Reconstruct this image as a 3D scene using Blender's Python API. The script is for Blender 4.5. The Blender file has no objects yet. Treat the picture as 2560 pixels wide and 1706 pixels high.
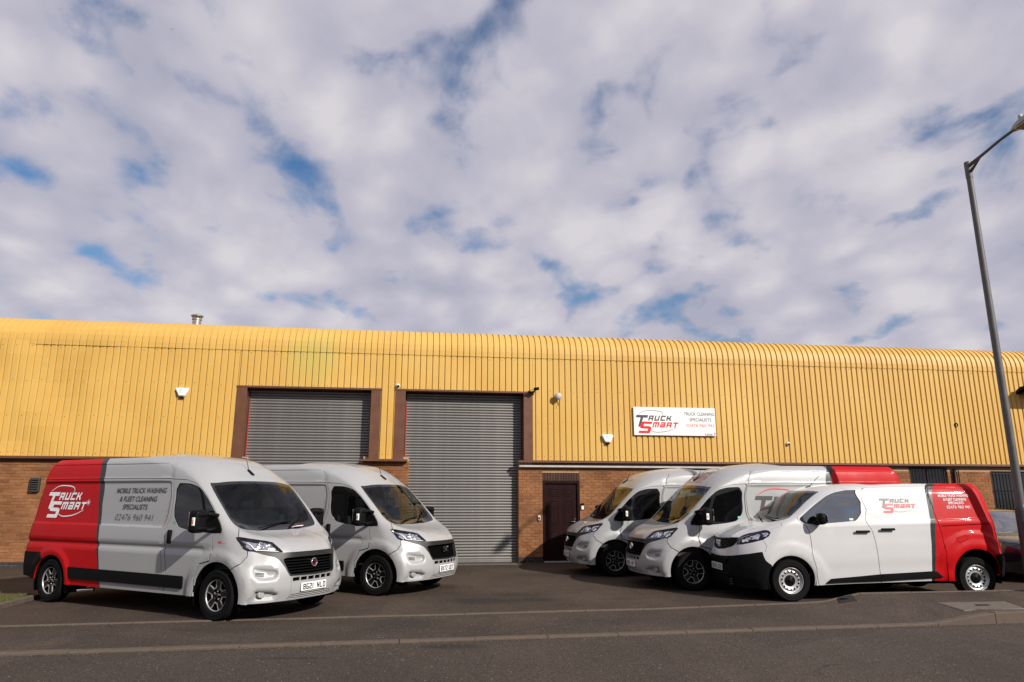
import bpy, bmesh, math, random
import numpy as np
from mathutils import Vector, Matrix
from mathutils.geometry import delaunay_2d_cdt
random.seed(7); rng = np.random.default_rng(7)
R = math.radians
scene = bpy.context.scene
COL = scene.collection
# ------------------------------------------------------------------ camera
PSI = R(7.807); DIST = 19.225                    # facade yaw and distance
cam = bpy.data.cameras.new('camera'); cam_ob = bpy.data.objects.new('camera', cam); COL.objects.link(cam_ob)
cam.sensor_width = 36; cam.lens = 1728.9 / 2560 * 36; cam.clip_end = 3000; cam.clip_start = .05
cam_ob.location = (0, 0, 1.689)
cam_ob.rotation_euler = (R(90 + 12.782), 0, 0)
cam_ob.matrix_world = Matrix.Translation((0, 0, 1.689)) @ Matrix.Rotation(R(90 + 12.782), 4, 'X') @ Matrix.Rotation(R(.0913), 4, 'Z')
scene.camera = cam_ob
# ------------------------------------------------------------------ light
SUN_AZ = R(-44); SUN_EL = R(31)
sd = Vector((math.cos(SUN_AZ) * math.cos(SUN_EL), math.sin(SUN_AZ) * math.cos(SUN_EL), math.sin(SUN_EL)))
sun = bpy.data.lights.new('sun', 'SUN'); sun.energy = 4.8; sun.angle = R(.6); sun.color = (1, .945, .87)
sun_ob = bpy.data.objects.new('sun', sun); COL.objects.link(sun_ob); sun_ob.location = (30, -10, 40)
sun_ob.rotation_euler = sd.to_track_quat('Z', 'Y').to_euler()
world = bpy.data.worlds.new('World'); scene.world = world; world.use_nodes = True

def NT(tree):
    tree.nodes.clear()
    def n(t, **kw):
        nd = tree.nodes.new(t)
        for k, v in kw.items():
            if k == 'inp':
                for a, b in v.items(): nd.inputs[a].default_value = b
            else: setattr(nd, k, v)
        return nd
    def l(a, b): tree.links.new(a, b)
    return n, l

def build_world():
    n, l = NT(world.node_tree)
    out = n('ShaderNodeOutputWorld'); bg = n('ShaderNodeBackground', inp={'Strength': .086})
    sky = n('ShaderNodeTexSky', sky_type='NISHITA', sun_disc=False)
    sky.sun_elevation = SUN_EL; sky.sun_rotation = math.atan2(sd.x, sd.y); sky.air_density = 1.3; sky.dust_density = .6; sky.ozone_density = 2.5
    tc = n('ShaderNodeTexCoord'); sep = n('ShaderNodeSeparateXYZ'); l(tc.outputs['Generated'], sep.inputs[0])
    mz = n('ShaderNodeMath', operation='MAXIMUM', inp={1: 0.0}); l(sep.outputs['Z'], mz.inputs[0])
    ad = n('ShaderNodeMath', operation='ADD', inp={1: .34}); l(mz.outputs[0], ad.inputs[0])
    cb = n('ShaderNodeCombineXYZ')
    for k in 'XY':
        dv = n('ShaderNodeMath', operation='DIVIDE'); l(sep.outputs[k], dv.inputs[0]); l(ad.outputs[0], dv.inputs[1]); l(dv.outputs[0], cb.inputs[k])
    mp = n('ShaderNodeMapping', inp={'Location': (10.4, 5.6, 0), 'Rotation': (0, 0, R(30)), 'Scale': (1.5, 1.25, 1)}); l(cb.outputs[0], mp.inputs[0])
    def noise(scale, det, rough, dist=0, off=(0, 0, 0)):
        m = n('ShaderNodeMapping', inp={'Location': off}); l(mp.outputs[0], m.inputs[0])
        t = n('ShaderNodeTexNoise', inp={'Scale': scale, 'Detail': det, 'Roughness': rough, 'Distortion': dist}); l(m.outputs[0], t.inputs['Vector']); return t.outputs['Fac']
    def mad(a, k, b):
        m = n('ShaderNodeMath', operation='MULTIPLY_ADD', inp={1: k}); l(a, m.inputs[0])
        if isinstance(b, (int, float)): m.inputs[2].default_value = b
        else: l(b, m.inputs[2])
        return m.outputs[0]
    big = noise(1.4, 2, .5, .3, (5.3, 2.1, 0)); mid = noise(4.6, 6, .52, .35, (1.3, 4.7, 0)); fine = noise(8.5, 5, .5, .3, (8, 3, 0))
    wv = n('ShaderNodeTexNoise', inp={'Scale': 2.2, 'Detail': 3}); l(mp.outputs[0], wv.inputs['Vector'])
    wa = n('ShaderNodeMix', data_type='VECTOR', inp={0: .22}); l(mp.outputs[0], wa.inputs[4]); l(wv.outputs['Color'], wa.inputs[5])
    pf = n('ShaderNodeTexVoronoi', feature='SMOOTH_F1', inp={'Scale': 7.5, 'Smoothness': .6}); l(wa.outputs[1], pf.inputs['Vector'])
    s = mad(big, .26, mad(mid, .54, mad(fine, .26, mad(pf.outputs['Distance'], -.30, .135))))
    cov = n('ShaderNodeMapRange', interpolation_type='SMOOTHSTEP', inp={'From Min': .31, 'From Max': .495}); l(s, cov.inputs[0])
    # denser, duller cloud against thinner, brighter cloud
    sh2 = noise(2.3, 5, .55, .3, (11, 7, 0)); sh3 = noise(5.5, 5, .5, .2, (2, 9, 0))
    t = mad(sh2, .56, mad(sh3, .36, mad(pf.outputs['Distance'], -.34, .18)))
    ramp = n('ShaderNodeValToRGB'); l(t, ramp.inputs[0]); cr = ramp.color_ramp
    cr.elements[0].position = .30; cr.elements[0].color = (4.3, 4.3, 5.3, 1)
    cr.elements[1].position = .64; cr.elements[1].color = (7.1, 6.8, 7.15, 1)
    e = cr.elements.new(.46); e.color = (5.45, 5.25, 6.1, 1)
    # towards the horizon the broken layer closes up
    hz = n('ShaderNodeMapRange', inp={'From Min': .02, 'From Max': .36, 'To Min': .55, 'To Max': 0.0}); l(mz.outputs[0], hz.inputs[0])
    cv = n('ShaderNodeMath', operation='ADD', use_clamp=True); l(cov.outputs[0], cv.inputs[0]); l(hz.outputs[0], cv.inputs[1])
    cv2 = n('ShaderNodeMath', operation='MULTIPLY', inp={1: .97}); l(cv.outputs[0], cv2.inputs[0])
    hs = n('ShaderNodeMix', data_type='RGBA', blend_type='MULTIPLY', inp={0: 1.0}); l(sky.outputs[0], hs.inputs[6]); hs.inputs[7].default_value = (.55, .78, 1.0, 1)
    mx = n('ShaderNodeMix', data_type='RGBA'); l(cv2.outputs[0], mx.inputs[0]); l(hs.outputs[2], mx.inputs[6]); l(ramp.outputs[0], mx.inputs[7])
    l(mx.outputs[2], bg.inputs[0]); l(bg.outputs[0], out.inputs[0])
build_world()
vs = scene.view_settings; vs.view_transform = 'Standard'; vs.look = 'None'; vs.gamma = 1; vs.use_curve_mapping = False; vs.exposure = 0.2
scene.cycles.max_bounces = 8; scene.cycles.transparent_max_bounces = 16

# ------------------------------------------------------------------ helpers
def sgroup(ob, label=None, cat=None, group=None, kind=None):
    if label: ob['label'] = label
    if cat: ob['category'] = cat
    if group: ob['group'] = group
    if kind: ob['kind'] = kind
    return ob
def link(ob, parent=None):
    COL.objects.link(ob)
    if parent is not None: ob.parent = parent
    return ob
def empty(name, loc=(0, 0, 0), rot=(0, 0, 0), parent=None):
    o = bpy.data.objects.new(name, None); o.location = loc; o.rotation_euler = rot; o.empty_display_size = .2
    return link(o, parent)
def mk(name, me, parent=None, loc=None, rot=None, scale=None):
    o = bpy.data.objects.new(name, me); link(o, parent)
    if loc is not None: o.location = loc
    if rot is not None: o.rotation_euler = rot
    if scale is not None: o.scale = scale
    return o
class MB:
    """collects simple shapes into one mesh"""
    def __init__(s): s.bm = bmesh.new(); s.mi = 0
    def _new(s, fn):
        n0 = len(s.bm.faces); fn()
        s.bm.faces.ensure_lookup_table()
        for f in s.bm.faces[n0:]: f.material_index = s.mi
    def poly(s, pts):
        vs_ = [s.bm.verts.new(p) for p in pts]; f = s.bm.faces.new(vs_); f.material_index = s.mi; return f
    def box(s, lo, hi, bev=0):
        x0, y0, z0 = lo; x1, y1, z1 = hi
        v = [s.bm.verts.new(p) for p in [(x0, y0, z0), (x1, y0, z0), (x1, y1, z0), (x0, y1, z0), (x0, y0, z1), (x1, y0, z1), (x1, y1, z1), (x0, y1, z1)]]
        fs = [s.bm.faces.new([v[i] for i in q]) for q in [(3, 2, 1, 0), (4, 5, 6, 7), (0, 1, 5, 4), (1, 2, 6, 5), (2, 3, 7, 6), (3, 0, 4, 7)]]
        for f in fs: f.material_index = s.mi
        if bev:
            es = list({e for f in fs for e in f.edges})
            r = bmesh.ops.bevel(s.bm, geom=es, offset=bev, segments=2, profile=.6, affect='EDGES')
            for f in r['faces']: f.material_index = s.mi; f.smooth = True
        return v
    def xbox(s, M, size, bev=0):
        n0 = len(s.bm.verts); sx, sy, sz = size
        s.box((-sx / 2, -sy / 2, -sz / 2), (sx / 2, sy / 2, sz / 2), bev)
        s.bm.verts.ensure_lookup_table()
        for v in s.bm.verts[n0:]: v.co = M @ v.co
    def prism(s, pts, y0, y1, axis='y'):
        """polygon (a,b) extruded along an axis"""
        def P(a, b, d): return (a, d, b) if axis == 'y' else ((d, a, b) if axis == 'x' else (a, b, d))
        A = [s.bm.verts.new(P(a, b, y0)) for a, b in pts]; B = [s.bm.verts.new(P(a, b, y1)) for a, b in pts]
        n = len(pts); fs = [s.bm.faces.new(A), s.bm.faces.new(B[::-1])]
        for i in range(n): fs.append(s.bm.faces.new([A[(i + 1) % n], A[i], B[i], B[(i + 1) % n]]))
        for f in fs: f.material_index = s.mi
        bmesh.ops.recalc_face_normals(s.bm, faces=fs); return fs
    def tube(s, pts, r, seg=8, cap=True, smooth=True):
        pts = [Vector(p) for p in pts]; rr = r if isinstance(r, (list, tuple)) else [r] * len(pts); rings = []
        for i, p in enumerate(pts):
            d = (pts[min(i + 1, len(pts) - 1)] - pts[max(i - 1, 0)]).normalized()
            a = d.orthogonal().normalized() if i == 0 else (a - d * a.dot(d)).normalized()
            b = d.cross(a)
            rings.append([s.bm.verts.new(p + (a * math.cos(2 * math.pi * k / seg) + b * math.sin(2 * math.pi * k / seg)) * rr[i]) for k in range(seg)])
        for i in range(len(rings) - 1):
            for k in range(seg):
                f = s.bm.faces.new([rings[i][k], rings[i][(k + 1) % seg], rings[i + 1][(k + 1) % seg], rings[i + 1][k]]); f.material_index = s.mi; f.smooth = smooth
        if cap:
            for q in (rings[0][::-1], rings[-1]): f = s.bm.faces.new(q); f.material_index = s.mi
    def lathe(s, prof, M=None, seg=32, close=False, smooth=True):
        """prof: (radius, height) about local Z"""
        M = M or Matrix(); rings = []
        for r_, h_ in prof:
            if r_ < 1e-6: rings.append([s.bm.verts.new(M @ Vector((0, 0, h_)))])
            else: rings.append([s.bm.verts.new(M @ Vector((r_ * math.cos(2 * math.pi * k / seg), r_ * math.sin(2 * math.pi * k / seg), h_))) for k in range(seg)])
        for a, b in zip(rings, rings[1:]):
            for k in range(seg):
                q = [a[k % len(a)], a[(k + 1) % len(a)], b[(k + 1) % len(b)], b[k % len(b)]]
                q = list(dict.fromkeys(q))
                if len(q) > 2: f = s.bm.faces.new(q); f.material_index = s.mi; f.smooth = smooth
    def mesh(s, name, mats, sharp=None):
        me = bpy.data.meshes.new(name); s.bm.to_mesh(me); s.bm.free()
        for m in (mats if isinstance(mats, (list, tuple)) else [mats]): me.materials.append(m)
        return me
    def build(s, name, mats, parent=None, **kw): return mk(name, s.mesh(name, mats), parent, **kw)
def ysm(me):
    for p in me.polygons: p.use_smooth = True
    return me

# ------------------------------------------------------------------ materials
def material(name): 
    m = bpy.data.materials.new(name); m.use_nodes = True; return m
def simple(name, col, rough=.5, metal=0, coat=0, spec=.5, var=.0, vscale=3, bump=0, bscale=40, coatr=.05):
    m = material(name); n, l = NT(m.node_tree)
    out = n('ShaderNodeOutputMaterial'); b = n('ShaderNodeBsdfPrincipled', inp={'Roughness': rough, 'Metallic': metal, 'Coat Weight': coat, 'Coat Roughness': coatr, 'Specular IOR Level': spec})
    b.inputs['Base Color'].default_value = (*col, 1); l(b.outputs[0], out.inputs[0])
    if var or bump:
        tc = n('ShaderNodeTexCoord')
        if var:
            t = n('ShaderNodeTexNoise', inp={'Scale': vscale, 'Detail': 6, 'Roughness': .6}); l(tc.outputs['Object'], t.inputs['Vector'])
            mr = n('ShaderNodeMapRange', inp={'From Min': .25, 'From Max': .75, 'To Min': 1 - var, 'To Max': 1 + var}); l(t.outputs['Fac'], mr.inputs[0])
            mx = n('ShaderNodeVectorMath', operation='SCALE'); mx.inputs[0].default_value = col; l(mr.outputs[0], mx.inputs['Scale']); l(mx.outputs[0], b.inputs['Base Color'])
            mr2 = n('ShaderNodeMapRange', inp={'From Min': .3, 'From Max': .7, 'To Min': max(0, rough - .08), 'To Max': min(1, rough + .08)}); l(t.outputs['Fac'], mr2.inputs[0]); l(mr2.outputs[0], b.inputs['Roughness'])
        if bump:
            t2 = n('ShaderNodeTexNoise', inp={'Scale': bscale, 'Detail': 4}); l(tc.outputs['Object'], t2.inputs['Vector'])
            bp = n('ShaderNodeBump', inp={'Strength': bump, 'Distance': .01}); l(t2.outputs['Fac'], bp.inputs['Height']); l(bp.outputs[0], b.inputs['Normal'])
    return m
def glass(name, tint, rough=.0, fres=1.5, base=.0):
    m = material(name); n, l = NT(m.node_tree)
    out = n('ShaderNodeOutputMaterial'); tr = n('ShaderNodeBsdfTransparent'); tr.inputs[0].default_value = (*tint, 1)
    gl = n('ShaderNodeBsdfGlossy', inp={'Roughness': rough}); fr = n('ShaderNodeFresnel', inp={'IOR': fres})
    ad = n('ShaderNodeMath', operation='ADD', use_clamp=True, inp={1: base}); l(fr.outputs[0], ad.inputs[0])
    mx = n('ShaderNodeMixShader'); l(ad.outputs[0], mx.inputs[0]); l(tr.outputs[0], mx.inputs[1]); l(gl.outputs[0], mx.inputs[2]); l(mx.outputs[0], out.inputs[0])
    return m
M = {}
M['paint_grey'] = simple('pale grey van paint', (.315, .316, .316), .36, 0, .5, var=.015, vscale=2, coatr=.03)
M['paint_white'] = simple('white van paint', (.51, .508, .508), .34, 0, .55, var=.01, coatr=.03)
M['paint_red'] = simple('red van vinyl', (.42, .004, .0065), .45, 0, .08, spec=.12, var=.02, coatr=.06)
M['stripe'] = simple('charcoal vinyl stripe', (.020, .021, .023), .4, 0, .25, spec=.3)
M['plastic'] = simple('black textured plastic', (.006, .006, .0065), .5, bump=.15, bscale=160, var=.1, spec=.08)
M['plastic_grey'] = simple('dark grey grille plastic', (.016, .0155, .015), .45, bump=.1, bscale=160, spec=.35)
M['gloss_black'] = simple('gloss black', (.008, .008, .009), .12)
M['rubber'] = simple('tyre rubber', (.0055, .0055, .0055), .75, var=.2, bump=.2, bscale=60, spec=.1)
M['dark'] = simple('dark cavity', (.003, .003, .003), .95, spec=.0)
M['chrome'] = simple('chrome', (.86, .86, .87), .08, 1.0)
M['alloy'] = simple('machined alloy', (.46, .46, .46), .38, .55)
M['alloy_black'] = simple('black alloy', (.005, .005, .0055), .3, 0, .3)
M['steel_white'] = simple('silver steel wheel', (.50, .50, .50), .36, .5, .3)
M['interior'] = simple('cab trim', (.014, .014, .016), .75, bump=.1, bscale=90)
M['seat'] = simple('seat cloth', (.012, .013, .017), .9, bump=.3, bscale=120)
M['bulkhead'] = simple('bulkhead panel', (.07, .07, .07), .6)
M['plate'] = simple('plate white', (.78, .78, .76), .35)
M['ink'] = simple('black lettering', (.012, .012, .013), .4)
M['ink_grey'] = simple('charcoal lettering', (.05, .05, .052), .4)
M['ink_red'] = simple('red lettering', (.62, .012, .014), .35)
M['ink_white'] = simple('white lettering', (.80, .80, .80), .65, spec=.1)
M['lamp_red'] = simple('red lamp lens', (.35, .004, .006), .12, coat=1)
M['lamp_amber'] = simple('amber lens', (.75, .22, .02), .15, coat=1)
M['glass_ws'] = glass('windscreen glass', (.36, .42, .41), 0, 1.42, .0)
M['glass_side'] = glass('side glass', (.40, .45, .43), 0, 1.52, .02)
M['glass_film'] = glass('filmed side glass', (.40, .45, .43), 0, 1.55, .30)
M['glass_car'] = glass('car windscreen', (.4, .45, .44), 0, 1.55, .38)
M['glass_lamp'] = glass('lamp cover', (.93, .93, .93), 0, 1.45, .0)
M['frit'] = simple('glass black border', (.006, .006, .007), .06, coat=.5)
def pchip(xk,Y,xq):
    # xk (n), Y (n,...), xq (m)
    xk=np.asarray(xk,float); Y=np.asarray(Y,float); h=np.diff(xk); sh=(-1,)+(1,)*(Y.ndim-1)
    d=np.diff(Y,axis=0)/h.reshape(sh)
    m=np.zeros_like(Y)
    h0=h[:-1].reshape(sh);h1=h[1:].reshape(sh); d0=d[:-1];d1=d[1:]
    w1=2*h1+h0;w2=h1+2*h0
    with np.errstate(all='ignore'):
        mm=(w1+w2)/(w1/d0+w2/d1)
    m[1:-1]=np.where(d0*d1>1e-12,np.nan_to_num(mm),0)
    m[0]=d[0];m[-1]=d[-1]
    i=np.clip(np.searchsorted(xk,xq,side='right')-1,0,len(xk)-2)
    t=((xq-xk[i])/h[i]).reshape(sh); hh=h[i].reshape(sh)
    return (1+2*t)*(1-t)**2*Y[i]+t*(1-t)**2*hh*m[i]+t*t*(3-2*t)*Y[i+1]+t*t*(t-1)*hh*m[i+1]
class Skin:
    def __init__(s,rows,vk,uk,step=.01):
        P=np.array(rows,float)
        Q=P[:,:4][:,::-1][:,:-1].copy(); Q[...,1]*=-1   # mirrored columns
        P=np.concatenate([Q,P],1); uk2=np.concatenate([-np.array(uk[:4])[::-1][:-1],uk])
        s.h=step; s.nu=int(round(uk[-1]/step))+1; s.nv=int(round(vk[-1]/step))+1
        s.U=np.linspace(0,uk[-1],s.nu); s.V=np.linspace(0,vk[-1],s.nv); s.um=uk[-1]; s.vm=vk[-1]
        A=pchip(vk,P,s.V)
        A=np.swapaxes(pchip(uk2,np.swapaxes(A,0,1),s.U),0,1)
        s.G=A
        du=np.gradient(A,axis=1);dv=np.gradient(A,axis=0)
        n=np.cross(du,dv); n/=np.linalg.norm(n,axis=2,keepdims=True)+1e-12
        s.N=n
        s.uk=uk; s.vk=vk
    def _bl(s,T,u,v):
        a=np.clip(np.asarray(u)/s.um*(s.nu-1),0,s.nu-1.0001);b=np.clip(np.asarray(v)/s.vm*(s.nv-1),0,s.nv-1.0001)
        i=a.astype(int);j=b.astype(int);f=(a-i)[...,None];g=(b-j)[...,None]
        return (T[j,i]*(1-f)+T[j,i+1]*f)*(1-g)+(T[j+1,i]*(1-f)+T[j+1,i+1]*f)*g
    def ev(s,u,v): return s._bl(s.G,u,v)
    def nr(s,u,v):
        n=s._bl(s.N,u,v); return n/(np.linalg.norm(n,axis=-1,keepdims=True)+1e-12)
    def inv(s,x=None,y=None,z=None,u0=0,u1=99):
        i0=int(max(0,u0)/s.um*(s.nu-1)); i1=int(min(s.um,u1)/s.um*(s.nu-1))+1
        G=s.G[:,i0:i1]; d=0
        if x is not None: d=d+(G[...,0]-x)**2
        if y is not None: d=d+(G[...,1]-y)**2
        if z is not None: d=d+(G[...,2]-z)**2
        j,i=np.unravel_index(np.argmin(d),d.shape)
        u=s.U[i+i0];v=s.V[j]
        ax=[k for k,q in enumerate((x,y,z)) if q is not None]; tg=np.array([q for q in (x,y,z) if q is not None],float)
        for _ in range(6):
            p=s.ev(u,v)[ax]; e=1e-3
            J=np.stack([(s.ev(min(u+e,s.um),v)[ax]-s.ev(max(u-e,0),v)[ax])/(2*e),(s.ev(u,min(v+e,s.vm))[ax]-s.ev(u,max(v-e,0))[ax])/(2*e)],1)
            st=np.linalg.lstsq(J,tg-p,rcond=None)[0]; st=np.clip(st,-.01,.01)
            u=float(np.clip(u+st[0],0,s.um));v=float(np.clip(v+st[1],0,s.vm))
        return u,v
# control nets: rows bottom->top, columns front centre -> side -> rear centre
def ducato_net():
    F=[ # front columns c0..c5 (x,y,z)
    [(.86,0,.27),(.82,.35,.265),(.74,.6,.26),(.63,.80,.255),(.50,.965,.26),(.36,.99,.27)],
    [(.895,0,.45),(.87,.35,.45),(.80,.6,.45),(.70,.80,.45),(.56,.955,.45),(.36,.995,.45)],
    [(.90,0,.60),(.87,.35,.60),(.79,.6,.60),(.68,.80,.60),(.53,.96,.60),(.33,1.0,.60)],
    [(.86,0,.78),(.83,.35,.775),(.74,.6,.77),(.61,.79,.77),(.46,.945,.78),(.24,1.0,.78)],
    [(.84,0,.925),(.805,.35,.925),(.69,.58,.925),(.55,.76,.93),(.40,.915,.94),(.14,.995,.95)],
    [(.66,0,1.07),(.63,.35,1.07),(.57,.60,1.08),(.44,.78,1.10),(.26,.915,1.14),(.04,.985,1.14)],
    [(.12,0,1.205),(.11,.35,1.21),(.08,.60,1.245),(.09,.78,1.285),(.07,.895,1.31),(-.02,.975,1.28)],
    [(-.13,0,1.58),(-.145,.35,1.58),(-.19,.60,1.59),(-.215,.755,1.60),(-.235,.875,1.61),(-.30,.955,1.60)],
    [(-.39,0,1.945),(-.42,.35,1.94),(-.475,.58,1.925),(-.515,.735,1.915),(-.575,.84,1.92),(-.68,.925,1.91)],
    [(-.56,0,2.06),(-.575,.35,2.055),(-.61,.57,2.045),(-.66,.715,2.03),(-.75,.825,2.03),(-.90,.905,2.02)],
    [(-.74,0,2.18),(-.75,.35,2.175),(-.79,.56,2.165),(-.86,.695,2.15),(-.97,.805,2.14),(-1.12,.885,2.12)],
    [(-.98,0,2.285),(-.99,.35,2.28),(-1.03,.55,2.27),(-1.12,.68,2.25),(-1.24,.78,2.23),(-1.40,.865,2.20)],
    [(-1.32,0,2.355),(-1.33,.34,2.35),(-1.38,.53,2.335),(-1.46,.65,2.315),(-1.56,.745,2.295),(-1.70,.835,2.26)],
    [(-1.75,0,2.395),(-1.76,.32,2.39),(-1.80,.50,2.375),(-1.86,.61,2.36),(-1.95,.70,2.345),(-2.06,.78,2.325)]]
    ysz=[(.28,.985),(.45,.995),(.60,1.0),(.78,1.0),(.95,1.0),(1.14,.99),(1.28,.975),(1.60,.955),(1.91,.935),(2.02,.922),(2.12,.905),(2.20,.885),(2.26,.855),(2.325,.79)]
    rearx=[-4.76,-4.77,-4.78,-4.785,-4.775,-4.76,-4.74,-4.69,-4.645,-4.625,-4.605,-4.58,-4.55,-4.49]
    rows=[]
    for k,f in enumerate(F):
        z,y=ysz[k]; rx=rearx[k]; zr=z if k>1 else (.40 if k==0 else .5)
        x5=f[5][0]; r=[]
        for t in (.12,.3,.5,.7,.88): 
            xx=x5+(rx+.25-x5)*t
            r.append((xx,y,z+(.03 if k==0 else 0)+ (0.0)))
        r.append((rx+.10,y-.012,zr)); r.append((rx+.015,y-.09,zr)); r.append((rx,y*.55,zr)); r.append((rx-.01,0,zr))
        rows.append(list(f)+r)
    vk=[0,.18,.33,.50,.65,.86,1.25,1.65,2.05,2.20,2.36,2.56,2.86,3.24]
    L=4.6
    uk=[0,.35,.62,.84,1.03,1.25]+[1.25+L*t for t in (.12,.3,.5,.7,.88)]+[1.25+L*1.03,1.25+L*1.03+.16,1.25+L*1.03+.6,1.25+L*1.03+1.1]
    return rows,vk,uk
def scudo_net():
    # z levels at the side; front columns c0..c5
    F=[
    [(.86,0,.20),(.83,.35,.20),(.74,.58,.20),(.60,.74,.20),(.47,.87,.20),(.33,.90,.21)],
    [(.92,0,.38),(.90,.35,.38),(.82,.58,.38),(.68,.75,.38),(.50,.88,.38),(.33,.915,.38)],
    [(.93,0,.55),(.905,.35,.55),(.83,.58,.55),(.69,.75,.55),(.51,.88,.55),(.31,.92,.55)],
    [(.92,0,.72),(.895,.35,.72),(.81,.58,.73),(.67,.75,.745),(.48,.88,.76),(.28,.925,.74)],
    [(.88,0,.82),(.85,.35,.84),(.77,.57,.86),(.63,.73,.88),(.44,.86,.90),(.22,.925,.88)],
    [(.87,0,.99),(.83,.33,1.00),(.73,.52,1.02),(.57,.68,1.03),(.38,.82,1.04),(.15,.92,1.02)],
    [(.72,0,1.095),(.69,.33,1.095),(.60,.52,1.10),(.46,.67,1.115),(.30,.80,1.15),(.08,.91,1.14)],
    [(.42,0,1.19),(.40,.33,1.19),(.34,.52,1.195),(.26,.67,1.21),(.14,.80,1.24),(-.02,.90,1.25)],
    [(.09,0,1.28),(.075,.33,1.285),(.02,.55,1.31),(-.06,.68,1.345),(-.12,.79,1.36),(-.22,.875,1.35)],
    [(-.34,0,1.59),(-.36,.33,1.59),(-.40,.54,1.595),(-.45,.68,1.60),(-.50,.76,1.60),(-.57,.83,1.58)],
    [(-.72,0,1.835),(-.735,.33,1.835),(-.77,.50,1.825),(-.81,.62,1.81),(-.87,.71,1.80),(-.96,.79,1.77)],
    [(-1.05,0,1.915),(-1.06,.33,1.912),(-1.10,.48,1.90),(-1.14,.59,1.885),(-1.21,.68,1.87),(-1.30,.75,1.845)],
    [(-1.55,0,1.945),(-1.55,.32,1.942),(-1.57,.46,1.935),(-1.60,.56,1.925),(-1.65,.63,1.915),(-1.72,.69,1.90)]]
    ysz=[(.25,.90),(.38,.92),(.55,.935),(.74,.94),(.88,.938),(1.02,.93),(1.14,.925),(1.25,.915),(1.35,.895),(1.58,.845),(1.77,.795),(1.855,.755),(1.92,.69)]
    rearx=[-3.79,-3.80,-3.81,-3.815,-3.815,-3.81,-3.805,-3.80,-3.79,-3.765,-3.735,-3.71,-3.66]
    rows=[]
    for k,f in enumerate(F):
        z,y=ysz[k]; rx=rearx[k]; zr=z if k>0 else .38
        x5,y5,z5=f[5]; r=[]
        for t,yy in ((.14,.6),(.32,1),(.55,1),(.76,1),(.92,.97)):
            xx=x5+(rx+.2-x5)*t
            r.append((xx,y5+(y-y5)*yy if yy<1 else (y if yy==1 else y-.01),z5+(z-z5)*min(1,yy*1.0)+(.05*min(1,t*1.4) if k==0 else 0)))
        r.append((rx+.10,y-.03,zr)); r.append((rx+.02,y-.11,zr)); r.append((rx,y*.55,zr)); r.append((rx-.01,0,zr))
        rows.append(list(f)+r)
    vk=[0,.17,.34,.51,.63,.78,.96,1.28,1.63,2.05,2.5,2.85,3.32]
    L=3.9
    uk=[0,.34,.60,.82,1.02,1.24]+[1.24+L*t for t in (.14,.32,.55,.76,.92)]+[1.24+L*1.02,1.24+L*1.02+.15,1.24+L*1.02+.55,1.24+L*1.02+1.0]
    return rows,vk,uk
# ------------------------------------------------------------------ panels cut out of one curved skin
def pip(P, poly):
    x, y = P[:, 0], P[:, 1]; c = np.zeros(len(P), bool); n = len(poly)
    for i in range(n):
        x0, y0 = poly[i]; x1, y1 = poly[i - 1]
        if y0 == y1: continue
        c ^= ((y0 > y) != (y1 > y)) & (x < (x1 - x0) * (y - y0) / (y1 - y0) + x0)
    return c
def pdist(P, pts, closed=True):
    d = np.full(len(P), 1e9); n = len(pts)
    for i in range(n if closed else n - 1):
        a = pts[i]; b = pts[(i + 1) % n]; ab = b - a; L = ab @ ab
        t = np.clip(((P - a) @ ab) / max(L, 1e-12), 0, 1); q = P - a - t[:, None] * ab
        d = np.minimum(d, np.hypot(q[:, 0], q[:, 1]))
    return d
def sdist(P, poly): 
    d = pdist(P, poly); return np.where(pip(P, poly), -d, d)
def smooth01(t): t = np.clip(t, 0, 1); return t * t * (3 - 2 * t)
def resample(p, closed, step):
    p = np.asarray(p, float); o = []; n = len(p)
    for i in range(n if closed else n - 1):
        a = p[i]; b = p[(i + 1) % n]; k = max(1, int(math.ceil(np.linalg.norm(b - a) / step)))
        for j in range(k): o.append(a + (b - a) * j / k)
    if not closed: o.append(p[-1])
    return np.array(o)
def fillet(p, r, closed=True, k=4):
    p = [np.array(q, float) for q in p]; o = []; n = len(p)
    for i in range(n):
        a, b, c = p[i - 1], p[i], p[(i + 1) % n]
        if not closed and i in (0, n - 1): o.append(b); continue
        la, lc = np.linalg.norm(a - b), np.linalg.norm(c - b)
        ra, rc = min(r, la * .45), min(r, lc * .45)
        s, e = b + (a - b) / la * ra, b + (c - b) / lc * rc
        for j in range(k + 1):
            t = j / k; o.append((1 - t) ** 2 * s + 2 * t * (1 - t) * b + t * t * e)
    return np.array(o)
def offset(p, d, closed=True):
    p = np.asarray(p, float); n = len(p)
    if closed: t = np.roll(p, -1, 0) - np.roll(p, 1, 0)
    else: t = np.gradient(p, axis=0)
    t /= np.linalg.norm(t, axis=1, keepdims=True) + 1e-12
    return p + np.stack([-t[:, 1], t[:, 0]], 1) * d
def inset(p, d):
    a = np.sum(p[:, 0] * np.roll(p[:, 1], -1) - np.roll(p[:, 0], -1) * p[:, 1]); return offset(p, d if a > 0 else -d)

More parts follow.
